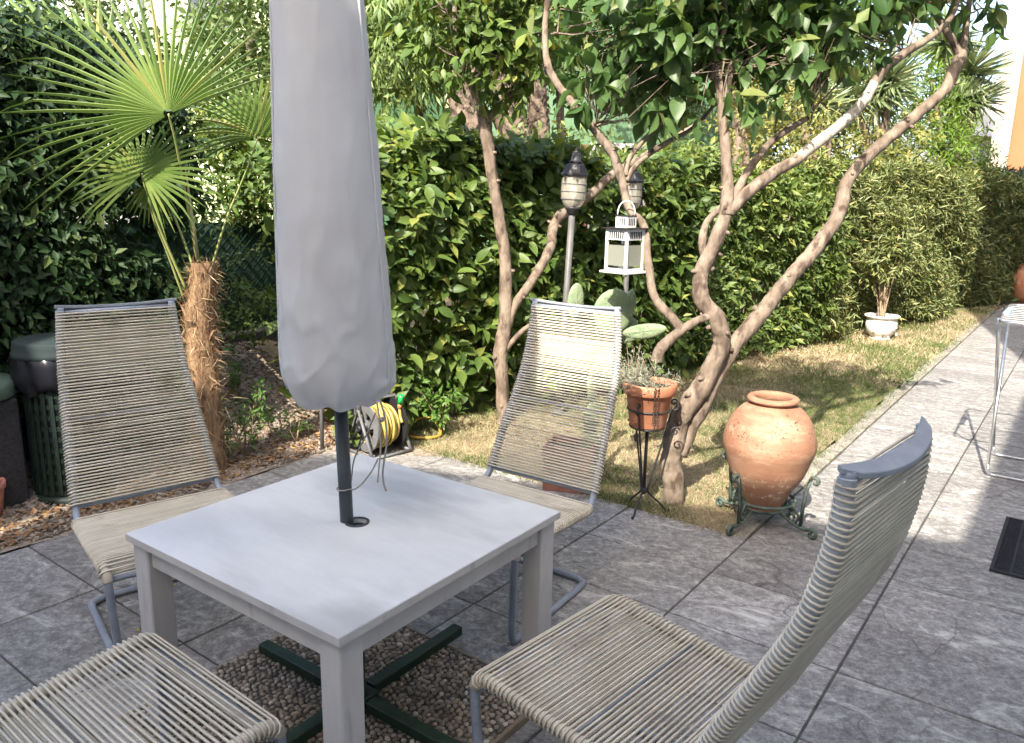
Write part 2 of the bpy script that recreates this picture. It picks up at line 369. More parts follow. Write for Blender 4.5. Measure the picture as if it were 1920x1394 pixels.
def vase_material():
    m = bpy.data.materials.new("old_amphora_clay")
    m.use_nodes = True
    nt = m.node_tree; N = nt.nodes; P = N["Principled BSDF"]
    tc = N.new("ShaderNodeTexCoord").outputs["Object"]
    def nz(sc, dt, stretch=None):
        n = N.new("ShaderNodeTexNoise"); n.inputs["Scale"].default_value = sc; n.inputs["Detail"].default_value = dt
        n.inputs["Roughness"].default_value = 0.65
        v = tc
        if stretch:
            mp = N.new("ShaderNodeMapping"); mp.inputs["Scale"].default_value = stretch; _lnk(nt, tc, mp.inputs[0]); v = mp.outputs[0]
        _lnk(nt, v, n.inputs["Vector"]); return n.outputs["Fac"]
    def rg(f, a, b, c=0.0, d=1.0):
        r = N.new("ShaderNodeMapRange")
        for i, v in enumerate((a, b, c, d)): r.inputs[i + 1].default_value = v
        _lnk(nt, f, r.inputs[0]); return r.outputs[0]
    def mx(f, a, b):
        x = N.new("ShaderNodeMix"); x.data_type = 'RGBA'; _lnk(nt, f, x.inputs["Factor"])
        for k, c in (("A", a), ("B", b)):
            if isinstance(c, tuple): x.inputs[k].default_value = (*c, 1)
            else: _lnk(nt, c, x.inputs[k])
        return x.outputs["Result"]
    def mul(a, b):
        q = N.new("ShaderNodeMath"); q.operation = 'MULTIPLY'; _lnk(nt, a, q.inputs[0]); _lnk(nt, b, q.inputs[1]); return q.outputs[0]
    base = mx(rg(nz(5, 8), 0.35, 0.65), (0.30, 0.14, 0.078), (0.38, 0.21, 0.13))
    base = mx(rg(nz(3.0, 6, (1, 1, 3.5)), 0.50, 0.66, 0, 0.7), base, (0.54, 0.38, 0.25))
    base = mx(rg(nz(2.2, 5, (1, 1, 2)), 0.50, 0.64, 0, 0.65), base, (0.25, 0.10, 0.055))
    sep = N.new("ShaderNodeSeparateXYZ"); _lnk(nt, tc, sep.inputs[0])
    band = mul(rg(sep.outputs[2], 0.30, 0.42), rg(sep.outputs[2], 0.60, 0.50))
    pits = mul(rg(nz(95, 3), 0.572, 0.615), band)
    pits = mul(pits, rg(nz(9, 3), 0.40, 0.55))
    base = mx(pits, base, (0.06, 0.035, 0.025))
    pale = mul(rg(nz(30, 4), 0.55, 0.68), mul(rg(sep.outputs[2], 0.05, 0.14), rg(sep.outputs[2], 0.26, 0.18)))
    base = mx(pale, base, (0.66, 0.52, 0.40))
    _lnk(nt, base, P.inputs["Base Color"])
    P.inputs["Roughness"].default_value = 0.72
    b = N.new("ShaderNodeBump"); b.inputs["Strength"].default_value = 0.45; b.inputs["Distance"].default_value = 0.006
    _lnk(nt, nz(6, 6, (0.6, 0.6, 9)), b.inputs["Height"])
    _lnk(nt, b.outputs[0], P.inputs["Normal"])
    return m


M['vase'] = vase_material()


def glass_material(name, col, rough, alpha):
    m = bpy.data.materials.new(name)
    m.use_nodes = True
    nt = m.node_tree; N = nt.nodes; P = N["Principled BSDF"]
    P.inputs["Base Color"].default_value = (*col, 1)
    P.inputs["Roughness"].default_value = rough
    P.inputs["Specular IOR Level"].default_value = 0.6
    tr = N.new("ShaderNodeBsdfTransparent")
    tr.inputs[0].default_value = (0.92, 0.92, 0.88, 1)
    mix = N.new("ShaderNodeMixShader"); mix.inputs[0].default_value = alpha
    _lnk(nt, tr.outputs[0], mix.inputs[1]); _lnk(nt, P.outputs[0], mix.inputs[2])
    _lnk(nt, mix.outputs[0], N["Material Output"].inputs["Surface"])
    return m


M['lamp_glass'] = glass_material("ribbed_lamp_glass", (0.66, 0.62, 0.52), 0.15, 0.45)
M['dusty_glass'] = glass_material("dusty_lantern_glass", (0.26, 0.27, 0.22), 0.3, 0.8)


# ------------------------------------------------------------------ object helpers
def tag(o, label=None, cat=None, group=None, kind=None):
    if label: o['label'] = label
    if cat: o['category'] = cat
    if group: o['group'] = group
    if kind: o['kind'] = kind
    return o


def empty(name, loc=(0, 0, 0), rz=0.0, label=None, cat=None, group=None):
    o = bpy.data.objects.new(name, None)
    o.empty_display_size = 0.1
    o.location = loc
    o.rotation_euler = (0, 0, rz)
    COL.objects.link(o)
    return tag(o, label, cat, group)


def link(name, me, parent=None, matrix=None):
    o = bpy.data.objects.new(name, me)
    COL.objects.link(o)
    if parent is not None:
        o.parent = parent
    if matrix is not None:
        o.matrix_basis = matrix
    return o


def np_mesh(name, verts, faces, mats, midx=None, smooth=True):
    """verts (n,3); faces: list of (m,k) int arrays"""
    me = bpy.data.meshes.new(name)
    verts = np.ascontiguousarray(verts, dtype=np.float32)
    me.vertices.add(len(verts))
    me.vertices.foreach_set("co", verts.ravel())
    flat = np.concatenate([np.asarray(f, np.int32).ravel() for f in faces])
    tot = np.concatenate([np.full(len(f), np.asarray(f).shape[1], np.int32) for f in faces])
    me.loops.add(len(flat))
    me.loops.foreach_set("vertex_index", flat)
    me.polygons.add(len(tot))
    st = np.zeros(len(tot), np.int32)
    st[1:] = np.cumsum(tot)[:-1]
    me.polygons.foreach_set("loop_start", st)
    me.polygons.foreach_set("loop_total", tot)
    if midx is not None:
        me.polygons.foreach_set("material_index", np.asarray(midx, np.int32))
    me.polygons.foreach_set("use_smooth", np.full(len(tot), smooth, bool))
    for m in (mats if isinstance(mats, (list, tuple)) else [mats]):
        me.materials.append(m)
    me.update(calc_edges=True)
    return me


class MB:
    def __init__(self):
        self.v = []; self.f = []; self.sm = []; self.mi = []

    def add(self, vs, fs, smooth=False, mi=0):
        b = len(self.v)
        self.v += [tuple(p) for p in vs]
        for f in fs:
            self.f.append([b + i for i in f]); self.sm.append(smooth); self.mi.append(mi)
        return self

    def box(self, c, s, rot=None, ch=0.0, mi=0):
        """box of size s about c, all twelve edges chamfered by ch"""
        hx, hy, hz = s[0] / 2, s[1] / 2, s[2] / 2
        R = rot if rot is not None else Matrix.Identity(3)
        if isinstance(rot, (int, float)):
            R = Matrix.Rotation(rot, 3, 'Z')
        c = Vector(c)
        if ch <= 0:
            vs = [Vector((x * hx, y * hy, z * hz)) for z in (-1, 1) for y in (-1, 1) for x in (-1, 1)]
            fs = [(0, 2, 3, 1), (4, 5, 7, 6), (0, 1, 5, 4), (2, 6, 7, 3), (0, 4, 6, 2), (1, 3, 7, 5)]
        else:
            bm = bmesh.new()
            bmesh.ops.create_cube(bm, size=1.0, matrix=Matrix.Diagonal((s[0], s[1], s[2], 1)))
            bmesh.ops.bevel(bm, geom=list(bm.edges), offset=ch, segments=1, affect='EDGES', profile=0.5)
            bm.verts.ensure_lookup_table()
            vs = [v.co.copy() for v in bm.verts]
            fs = [[v.index for v in f.verts] for f in bm.faces]
            bm.free()
        return self.add([c + R @ p for p in vs], fs, False, mi)

    def tube(self, pts, r, n=8, cap=True, smooth=True, mi=0, closed=False, squash=1.0):
        pts = [Vector(p) for p in pts]
        k = len(pts)
        rr = [r] * k if isinstance(r, (int, float)) else list(r)
        T = []
        for i in range(k):
            a = pts[(i - 1) % k] if (closed or i > 0) else pts[i]
            b = pts[(i + 1) % k] if (closed or i < k - 1) else pts[i]
            d = b - a
            T.append(d.normalized() if d.length > 1e-9 else Vector((0, 0, 1)))
        ref = Vector((0, 0, 1)) if abs(T[0].z) < 0.9 else Vector((1, 0, 0))
        X = T[0].cross(ref).normalized()
        vs, fs = [], []
        for i in range(k):
            if i:
                q = T[i - 1].rotation_difference(T[i])
                X = q @ X
                X = (X - T[i] * X.dot(T[i])).normalized()
            Y = T[i].cross(X)
            for j in range(n):
                a = 2 * PI * j / n
                vs.append(pts[i] + (X * math.cos(a) + Y * math.sin(a) * squash) * rr[i])
        m = k if closed else k - 1
        for i in range(m):
            i2 = (i + 1) % k
            for j in range(n):
                j2 = (j + 1) % n
                fs.append((i * n + j, i * n + j2, i2 * n + j2, i2 * n + j))
        self.add(vs, fs, smooth, mi)
        if cap and not closed:
            b = len(self.v) - len(vs)
            self.f.append([b + j for j in reversed(range(n))]); self.sm.append(False); self.mi.append(mi)
            self.f.append([b + (k - 1) * n + j for j in range(n)]); self.sm.append(False); self.mi.append(mi)
        return self

    def lathe(self, prof, n=28, c=(0, 0, 0), smooth=True, mi=0, sx=1.0, sy=1.0, rot=0.0, capb=True, capt=True):
        c = Vector(c)
        vs = [c + Vector((sx * r * math.cos(rot + 2 * PI * j / n), sy * r * math.sin(rot + 2 * PI * j / n), z)) for r, z in prof for j in range(n)]
        fs = []
        for i in range(len(prof) - 1):
            for j in range(n):
                j2 = (j + 1) % n
                fs.append((i * n + j, i * n + j2, (i + 1) * n + j2, (i + 1) * n + j))
        self.add(vs, fs, smooth, mi)
        b = len(self.v) - len(vs)
        if capb:
            self.f.append([b + j for j in reversed(range(n))]); self.sm.append(False); self.mi.append(mi)
        if capt:
            q = b + (len(prof) - 1) * n
            self.f.append([q + j for j in range(n)]); self.sm.append(False); self.mi.append(mi)
        return self

    def prism(self, poly, z0, z1, mi=0):
        n = len(poly)
        vs = [(p[0], p[1], z0) for p in poly] + [(p[0], p[1], z1) for p in poly]
        fs = [tuple(reversed(range(n))), tuple(range(n, 2 * n))] + [(i, (i + 1) % n, n + (i + 1) % n, n + i) for i in range(n)]
        return self.add(vs, fs, False, mi)

    def blob(self, c, rad, rot=None, nu=12, nv=8, mi=0):
        R = rot if rot is not None else Matrix.Identity(3)
        c = Vector(c)
        vs, fs = [], []
        for i in range(nv + 1):
            th = PI * i / nv
            for j in range(nu):
                ph = 2 * PI * j / nu
                vs.append(c + R @ Vector((rad[0] * math.sin(th) * math.cos(ph), rad[1] * math.sin(th) * math.sin(ph), rad[2] * math.cos(th))))
        for i in range(nv):
            for j in range(nu):
                j2 = (j + 1) % nu
                fs.append((i * nu + j, (i + 1) * nu + j, (i + 1) * nu + j2, i * nu + j2))
        return self.add(vs, fs, True, mi)

    def mesh(self, name, mats):
        me = bpy.data.meshes.new(name)
        me.from_pydata(self.v, [], self.f)
        me.polygons.foreach_set("use_smooth", self.sm)
        me.polygons.foreach_set("material_index", self.mi)
        for m in (mats if isinstance(mats, (list, tuple)) else [mats]):
            me.materials.append(m)
        me.update()
        return me

    def build(self, name, mats, parent=None, matrix=None):
        return link(name, self.mesh(name, mats), parent, matrix)


def spline(pts, per=5):
    """Catmull-Rom through (x,y,z[,r]) rows"""
    P = np.array([list(p) for p in pts], float)
    out = []
    n = len(P)
    for i in range(n - 1):
        p0, p1, p2, p3 = P[max(i - 1, 0)], P[i], P[i + 1], P[min(i + 2, n - 1)]
        for t in np.linspace(0, 1, per, endpoint=False):
            out.append(0.5 * ((2 * p1) + (-p0 + p2) * t + (2 * p0 - 5 * p1 + 4 * p2 - p3) * t ** 2 + (-p0 + 3 * p1 - 3 * p2 + p3) * t ** 3))
    out.append(P[-1])
    return np.array(out)


def copy_tree(o, parent=None):
    c = o.copy()
    COL.objects.link(c)
    if parent is not None:
        c.parent = parent
    for ch in list(o.children):
        copy_tree(ch, c)
    return c


# ------------------------------------------------------------------ leaves
def unit(a):
    return a / np.maximum(np.linalg.norm(a, axis=-1, keepdims=True), 1e-9)


# templates: (x across, y along, z out of the blade), faces
_lw = [(.0, .0), (.16, .27), (.36, .46), (.58, .44), (.78, .25), (.91, .09), (1.0, .0)]
_lv = [[0, 0, 0]]
for _t, _w in _lw[1:-1]:
    _z = -.16 * _t * _t + .02
    _lv += [[-_w, _t - .03, _z + .16 * _w + .02 * math.sin(9 * _t)], [0, _t, _z], [_w, _t - .03, _z + .16 * _w - .02 * math.sin(9 * _t)]]
_lv += [[0, 1.0, -.17]]
LEAF8 = (np.array(_lv), [np.array([[0, 2, 1], [0, 3, 2], [13, 14, 16], [14, 15, 16]]), np.array([[1 + 3 * k, 2 + 3 * k, 5 + 3 * k, 4 + 3 * k] for k in range(4)] + [[2 + 3 * k, 3 + 3 * k, 6 + 3 * k, 5 + 3 * k] for k in range(4)])])
LEAF5 = (np.array([[0, 0, 0], [-.5, .45, .10], [0, .45, -.04], [.5, .45, .10], [0, 1.0, -.10]]),
         [np.array([[0, 2, 1], [0, 3, 2], [1, 2, 4], [2, 3, 4]])])
BLADE = (np.array([[-.5, 0, 0], [.5, 0, 0], [0, 1.0, 0]]), [np.array([[0, 1, 2]])])
DIAMOND = (np.array([[0, 0, 0], [-.5, .5, .06], [.5, .5, .06], [0, 1, -.06]]), [np.array([[0, 2, 1], [1, 2, 3]])])


def leaf_arrays(B, A, Nn, L, wr, tpl):
    A = unit(A)
    Nn = unit(Nn - A * np.sum(A * Nn, 1, keepdims=True))
    X = np.cross(A, Nn)
    T, faces = tpl
    n, k = len(B), len(T)
    L = L[:, None, None]
    wr = np.broadcast_to(np.asarray(wr), (n,))[:, None, None]
    V = B[:, None, :] + L * (T[None, :, 0:1] * wr * X[:, None, :] + T[None, :, 1:2] * A[:, None, :] + T[None, :, 2:3] * Nn[:, None, :])
    off = (np.arange(n) * k)[:, None, None]
    F = [(f[None] + off).reshape(-1, f.shape[1]) for f in faces]
    return V.reshape(-1, 3), F


def shoots(P, D, L, nl, leaf, up=0.45, out=None, spread=0.9):
    """leaves set round short shoots: P start, D direction, L shoot length, nl leaves each"""
    n = len(P)
    t = (np.arange(nl) + 0.5) / nl
    t = t[None, :] + rng.normal(0, 0.06, (n, nl))
    ref = unit(rng.normal(size=(n, 3)))
    X = unit(np.cross(D, ref)); Y = np.cross(D, X)
    ph = np.arange(nl)[None, :] * 2.399 + rng.uniform(0, 6.28, (n, 1)) + rng.normal(0, .3, (n, nl))
    rad = X[:, None, :] * np.cos(ph)[..., None] + Y[:, None, :] * np.sin(ph)[..., None]
    B = P[:, None, :] + D[:, None, :] * (L[:, None] * t)[..., None] + rad * 0.004
    A = unit(D[:, None, :] * (0.35 + 0.5 * t[..., None]) + rad * spread + np.array([0, 0, -0.25]) + rng.normal(0, .18, (n, nl, 3)))
    Nn = np.array([0, 0, 1.0]) * up + (0 if out is None else np.asarray(out) * 0.5) + D[:, None, :] * 0.55 + rng.normal(0, .35, (n, nl, 3))
    S_ = leaf * rng.uniform(0.45, 1.22, (n, nl)) * rng.uniform(.75, 1.12, (n, 1))
    return B.reshape(-1, 3), A.reshape(-1, 3), Nn.reshape(-1, 3), S_.reshape(-1)


CAMR = np.array(_rt); CAMU = np.array(_up); CAMF = np.array(_fw)


def project(P):
    d = P - np.array([0, 0, CAM_H])
    z = d @ CAMF
    zz = np.where(np.abs(z) < 1e-3, 1e-3, z)
    return 960 + F_PX * (d @ CAMR) / zz, 697 - F_PX * (d @ CAMU) / zz, z


def foliage(parent, B, A, Nn, L, wr, tpl, material, n_ind=0, name="foliage", ind_name="leaf", cell=13):
    """n_ind leaves that show largest become parts of their own, the others one mesh"""
    n = len(B)
    ind = np.zeros(n, bool)
    if n_ind:
        px, py, z = project(B + unit(A) * (L * 0.5)[:, None])
        ok = (z > 0.3) & (px > 5) & (px < 1915) & (py > 5) & (py < 1390)
        ids = np.where(ok)[0]
        ids = ids[np.argsort(z[ids])]
        key = (px[ids] // cell).astype(int) * 5000 + (py[ids] // cell).astype(int)
        _, first = np.unique(key, return_index=True)
        ids = ids[first]
        face = np.abs(np.sum(unit(Nn[ids]) * CAMF, 1))
        score = L[ids] / z[ids] * (0.4 + face)
        ids = ids[np.argsort(-score)][:n_ind]
        ind[ids] = True
        T, faces = tpl
        w0 = float(np.mean(wr))
        V = T * np.array([w0, 1, 1])
        me = np_mesh(ind_name, V, faces, material)
        AA = unit(A); NN = unit(Nn - AA * np.sum(AA * Nn, 1, keepdims=True)); XX = np.cross(AA, NN)
        inv = parent.matrix_world.inverted() if False else None
        pl = np.array(parent.location)
        for i in ids:
            s = float(L[i])
            mw = Matrix(((XX[i, 0] * s, AA[i, 0] * s, NN[i, 0] * s, B[i, 0] - pl[0]), (XX[i, 1] * s, AA[i, 1] * s, NN[i, 1] * s, B[i, 1] - pl[1]),
                         (XX[i, 2] * s, AA[i, 2] * s, NN[i, 2] * s, B[i, 2] - pl[2]), (0, 0, 0, 1)))
            link(ind_name, me, parent, mw)
    k = ~ind
    V, Fc = leaf_arrays(B[k], A[k], Nn[k], L[k], wr if np.isscalar(wr) else np.asarray(wr)[k], tpl)
    V = V - np.array(parent.location)
    o = link(name, np_mesh(name, V, Fc, material), parent)
    o['kind'] = 'stuff'
    return o


def fbm(P, s, seed=0.0, oct=2):
    """cheap smooth pseudo noise in [-1,1] for arrays of points"""
    P = np.asarray(P) * s + seed * 7.13
    r = np.zeros(len(P)); a = 1.0; tot = 0
    for o in range(oct):
        k = 2.0 ** o
        r += a * np.sin(P[:, 0] * 1.7 * k + 1.3 * np.sin(P[:, 1] * 1.1 * k + o)) * np.sin(P[:, 1] * 1.9 * k + 1.7 * np.sin(P[:, 2] * 1.3 * k + 2 * o)) + 0.6 * a * np.sin(P[:, 2] * 2.3 * k + 1.1 * np.sin(P[:, 0] * 1.5 * k))
        tot += 1.6 * a; a *= 0.55
    return r / tot

# ================================================================== SETTING
def struct(o):
    o['kind'] = 'structure'
    return o


# ---- ground sheet to the horizon
mb = MB(); mb.add([(-250, -250, -0.035), (250, -250, -0.035), (250, 250, -0.035), (-250, 250, -0.035)], [(0, 1, 2, 3)])
ground = struct(mb.build("ground", M['soil']))

# ---- patio and path: mortar bed with one object per stamped tile
TU, TV, U0, V0 = 0.437, 0.645, 0.905, 0.525
KU_PATIO = range(-5, 6)          # patio columns end at u = 3.527
UEND = U0 + 6 * TU
mb = MB()
def upoly(pts):
    return [tuple(G(u, v)[:2]) for u, v in pts]
mb.prism(upoly([(-1.4, -1.5), (UEND, -1.5), (UEND, 3.08), (3.07, V0 + 5 * TV), (-1.4, V0 + 5 * TV)]), -0.03, -0.006)
patio = struct(mb.build("patio", M['joint']))
mb = MB(); mb.prism(upoly([(UEND, -1.5), (17.5, -1.5), (17.5, V0 + TV), (UEND, V0 + TV)]), -0.03, -0.006)
path = struct(mb.build("path", M['joint']))
TILES = []
for k in range(4):
    bm = bmesh.new()
    g = 0.0045
    bmesh.ops.create_cube(bm, size=1.0, matrix=Matrix.Diagonal((TU - g * 2, TV - g * 2, 0.028, 1)))
    bm.verts.ensure_lookup_table()
    for v in bm.verts:
        if v.co.z > 0:
            v.co.z += random.uniform(-0.0012, 0.0012)
        v.co.x += random.uniform(-.0012, .0012); v.co.y += random.uniform(-.0012, .0012)
    top = [e for e in bm.edges if all(v.co.z > 0 for v in e.verts)]
    bmesh.ops.bevel(bm, geom=top, offset=0.006, segments=2, affect='EDGES', profile=0.6)
    me = bpy.data.meshes.new("paving_tile"); bm.to_mesh(me); bm.free()
    me.materials.append(M['paving'])
    TILES.append(me)
def tile(parent, ku, kv, me=None):
    c = G(U0 + (ku + .5) * TU, V0 + (kv + .5) * TV, -0.014 + random.uniform(-.0012, .0012))
    link("paving_tile", me or random.choice(TILES), parent, Matrix.Translation(c) @ Matrix.Rotation(A53 + (PI if random.random() < .5 else 0), 4, 'Z'))
for ku in KU_PATIO:
    for kv in range(-3, 5):
        if ku == 5 and kv == 4:
            b2 = MB(); q = [(-TU / 2, -TV / 2), (TU / 2 - .02, -TV / 2), (-TU / 2 + .02, TV / 2 - .01), (-TU / 2, TV / 2 - .01)]
            b2.prism(q, -0.014, 0.014)
            link("paving_tile", b2.mesh("paving_tile", M['paving']), patio, Matrix.Translation(G(U0 + 5.5 * TU, V0 + 4.5 * TV, -0.014)) @ Matrix.Rotation(A53, 4, 'Z'))
            continue
        tile(patio, ku, kv)
for ku in range(6, 38):
    for kv in range(-3, 1):
        tile(path, ku, kv)

# ---- concrete edging between lawn and paving
mb = MB()
def wobble_strip(mb, P, w, z0, z1):
    n = len(P)
    vs, fs = [], []
    for i, p in enumerate(P):
        a = P[max(i - 1, 0)]; b = P[min(i + 1, n - 1)]
        d = (Vector(b) - Vector(a)); d.z = 0; d.normalize()
        nn = Vector((-d.y, d.x, 0))
        ww = w * random.uniform(0.8, 1.15)
        for o, z in ((0, z0), (0.004, z1 + random.uniform(-.004, .004)), (ww, z1 * 0.7 + random.uniform(-.004, .004)), (ww + .01, z0)):
            q = Vector(p) + nn * o
            vs.append((q.x, q.y, z))
    for i in range(n - 1):
        for j in range(3):
            fs.append((i * 4 + j, i * 4 + j + 1, i * 4 + 5 + j, i * 4 + 4 + j))
    fs += [(3, 2, 1, 0), (4 * n - 4, 4 * n - 3, 4 * n - 2, 4 * n - 1)]
    mb.add(vs, fs, False)
wobble_strip(mb, [G(u, V0 + TV + .004) for u in np.arange(UEND - .004, 16.5, 0.16)], 0.10, -0.03, 0.002)
kerb_strip = struct(mb.build("kerb_strip", M['kerb']))

# ---- lawn sheet and garden bank: a grid over the planted side, rising under the fence on the left
def smooth(a, b, x):
    t = np.clip((x - a) / (b - a), 0, 1)
    return t * t * (3 - 2 * t)
def ground_z(u, v):
    u = np.asarray(u, float); v = np.asarray(v, float)
    rise = smooth(4.1, 5.3, v) * 0.46 * smooth(4.7, 3.7, u)
    return rise
def garden_sheet(name, us, vs_, m, keep, lift=0.0):
    uu, vv = np.meshgrid(us, vs_, indexing='ij')
    z = ground_z(uu, vv) + 0.012 * np.sin(uu * 9 + 2 * np.sin(vv * 5)) * np.sin(vv * 8) * 0.6 - 0.004 + lift
    x = UX * uu - UY * vv; y = UY * uu + UX * vv
    V = np.stack([x, y, z], -1).reshape(-1, 3)
    nu, nv = uu.shape
    i, j = np.meshgrid(np.arange(nu - 1), np.arange(nv - 1), indexing='ij')
    cu = (uu[:-1, :-1] + uu[1:, 1:]) / 2; cv = (vv[:-1, :-1] + vv[1:, 1:]) / 2
    ok = keep(cu, cv)
    a = (i * nv + j)[ok]
    F = np.stack([a, a + nv, a + nv + 1, a + 1], -1)
    return struct(link(name, np_mesh(name, V, [F], m)))
EDGE_V = V0 + TV + .11
lawn = garden_sheet("lawn", np.concatenate([np.arange(UEND, 6, .12), np.arange(6, 17, .4)]), np.arange(EDGE_V, 5.6, .12), M['lawn'],
                    lambda u, v: (u > UEND + .02))
bank = garden_sheet("garden_bank", np.arange(-3.2, UEND + .06, .1), np.arange(V0 + 5 * TV + .004, 6.6, .1), M['bank'], lambda u, v: u < UEND + .03)
mb = MB(); c_ = [G(3.08, 3.748, -0.003), G(UEND, 3.085, -0.003), G(UEND, 3.748, -0.003)]
mb.add(c_, [(0, 1, 2)]); struct(mb.build("garden_corner", M['bank']))

# ---- pebble bed under the parasol base: slab with a proud edge, set stones
PBU, PBV = (0.98, 1.90), (1.22, 2.20)
pebble_slab = empty("pebble_slab", G(1.44, 1.71, 0), A53, "raised square slab of set brown pebbles under the white table", "pebble slab")
mb = MB(); mb.box((0, 0, 0.011), (PBU[1] - PBU[0], PBV[1] - PBV[0], 0.034), ch=.003, mi=0)
mb.build("slab", M['slab'], pebble_slab)
mb = MB(); mb.box((0, 0, 0.0285), (PBU[1] - PBU[0] - .03, PBV[1] - PBV[0] - .03, 0.005)); mb.build("mortar", M['pebble_bed'], pebble_slab)
# stone shapes
_ico = bmesh.new(); bmesh.ops.create_icosphere(_ico, subdivisions=1, radius=1.0)
_ico.verts.ensure_lookup_table()
ICO_V = np.array([v.co[:] for v in _ico.verts]); ICO_F = np.array([[v.index for v in f.verts] for f in _ico.faces]); _ico.free()
_i2 = bmesh.new(); bmesh.ops.create_icosphere(_i2, subdivisions=2, radius=1.0); _i2.verts.ensure_lookup_table()
ICO2_V = np.array([v.co[:] for v in _i2.verts]); ICO2_F = np.array([[v.index for v in f.verts] for f in _i2.faces]); _i2.free()
px_, py_ = np.meshgrid(np.arange(-.44, .44, .0205), np.arange(-.47, .47, .0195), indexing='ij')
px_ = px_ + (np.arange(px_.shape[1]) % 2)[None, :] * .008
pp = np.stack([px_.ravel(), py_.ravel()], -1); pp += rng.uniform(-.0042, .0042, pp.shape)
n = len(pp)
ang = rng.uniform(0, PI, n); a_ = rng.uniform(.009, .0148, n); b_ = rng.uniform(.0072, .0108, n); h_ = rng.uniform(.006, .010, n)
ca, sa = np.cos(ang), np.sin(ang)
zc = 0.0305 + rng.uniform(-.0015, .0025, n)
wp = np.stack([G(1.44, 1.71)[0] + UX * pp[:, 0] - UY * pp[:, 1], G(1.44, 1.71)[1] + UY * pp[:, 0] + UX * pp[:, 1], zc], -1)
qx, qy, qz = project(wp)
vis = (qx > 430) & (qx < 1010) & (qy > 1190) & (qy < 1390)
score = np.where(vis & ((qx < 590) | (qx > 690)), a_ / qz, 0) * rng.uniform(.9, 1.1, n)
pick = np.argsort(-score)[:290]
ind = np.zeros(n, bool); ind[pick] = True
stone_me = np_mesh("pebble", ICO_V, [ICO_F], M['pebble'])
for i in pick:
    link("pebble", stone_me, pebble_slab, Matrix.Translation((pp[i, 0], pp[i, 1], zc[i])) @ Matrix.Rotation(ang[i], 4, 'Z') @ Matrix.Diagonal((a_[i], b_[i], h_[i], 1)))
k = ~ind
V = ICO_V[None] * np.stack([a_[k], b_[k], h_[k]], -1)[:, None, :]
V = np.stack([V[..., 0] * ca[k, None] - V[..., 1] * sa[k, None] + pp[k, 0, None], V[..., 0] * sa[k, None] + V[..., 1] * ca[k, None] + pp[k, 1, None], V[..., 2] + zc[k, None]], -1)
F = (ICO_F[None] + (np.arange(k.sum()) * len(ICO_V))[:, None, None]).reshape(-1, 3)
o = link("small_pebbles", np_mesh("small_pebbles", V.reshape(-1, 3), [F], M['pebble']), pebble_slab); o['kind'] = 'stuff'

# ---- gravel stones on the bank and in the bed at the left
def stones(name, U, Vv, r0, r1, m, zoff=0.0, flat=.6):
    n = len(U)
    z = ground_z(U, Vv) + zoff
    x = UX * U - UY * Vv; y = UY * U + UX * Vv
    sz = rng.uniform(r0, r1, (n, 3)) * np.array([1.2, .9, flat]); an = rng.uniform(0, PI, n)
    V = ICO_V[None] * (1 + rng.normal(0, .10, (n, 12, 1)) if len(ICO_V) == 12 else 1 + rng.normal(0, .08, (n, len(ICO_V), 1))) * sz[:, None, :]
    c, s = np.cos(an)[:, None], np.sin(an)[:, None]
    V = np.stack([V[..., 0] * c - V[..., 1] * s + x[:, None], V[..., 0] * s + V[..., 1] * c + y[:, None], V[..., 2] + z[:, None]], -1)
    F = (ICO_F[None] + (np.arange(n) * len(ICO_V))[:, None, None]).reshape(-1, 3)
    o = link(name, np_mesh(name, V.reshape(-1, 3), [F], m, smooth=False)); o['kind'] = 'stuff'
    return o
n = 7000
stones("gravel", rng.uniform(1.0, 3.6, n), rng.uniform(3.78, 5.3, n), .006, .017, M['gravelstone'])
n = 1500
stones("cobble_bed", rng.uniform(-.6, 1.9, n), rng.uniform(3.80, 4.6, n), .010, .020, M['gravelstone'], .002, .5)

# ---- grass: dry straw with green patches, as real blades
def grass(name, U, Vv, h0, h1, m, w=.0035):
    n = len(U)
    x = UX * U - UY * Vv; y = UY * U + UX * Vv
    B = np.stack([x, y, np.full(n, -.004) + ground_z(U, Vv)], -1)
    A = unit(np.stack([rng.normal(0, .75, n), rng.normal(0, .75, n), np.abs(rng.normal(.75, .3, n)) + .08], -1))
    Nn = rng.normal(size=(n, 3)); L = rng.uniform(h0, h1, n)
    tpl = (np.array([[-.5, 0, 0], [.5, 0, 0], [.32, .6, .05], [-.32, .6, .05], [0, 1.0, .22]]), [np.array([[0, 1, 2, 3]]), np.array([[3, 2, 4]])])
    V, Fc = leaf_arrays(B, A, Nn, L, w / L, tpl)
    o = link(name, np_mesh(name, V, Fc, m)); o['kind'] = 'stuff'
    return o
def lawn_pts(n, u0, u1):
    U = rng.uniform(u0, u1, n); lim = 3.55 - .165 * np.clip(U - 3.5, 0, 20)
    V_ = EDGE_V - .03 - .11 * rng.random(n) ** 3 + rng.uniform(0, 1, n) ** 0.9 * (lim - EDGE_V + .25)
    return U, V_
def green_mask(U, V_):
    f = fbm(np.stack([U, V_, 0 * U], -1), 1.9, 3.0, 3) + 0.7 * smooth(2.3, 1.3, V_) * smooth(4.2, 5.0, U) * smooth(12, 7, U) + 0.22
    return f
U, V_ = lawn_pts(50000, UEND + .02, 7.5); U[:3500] = UEND + .02 + rng.normal(0, .035, 3500); g_ = green_mask(U, V_) + rng.normal(0, .25, len(U))
grass("dry_grass", U[g_ < .18], V_[g_ < .18], .018, .05, M['straw'])
gm = g_ >= .18
grass("green_grass", U[gm], V_[gm], .025, .07, M['grass'])
U, V_ = lawn_pts(26000, 7.5, 16); g_ = green_mask(U, V_) + rng.normal(0, .25, len(U))
grass("far_dry_grass", U[g_ < .3], V_[g_ < .3], .03, .07, M['straw'], .008)
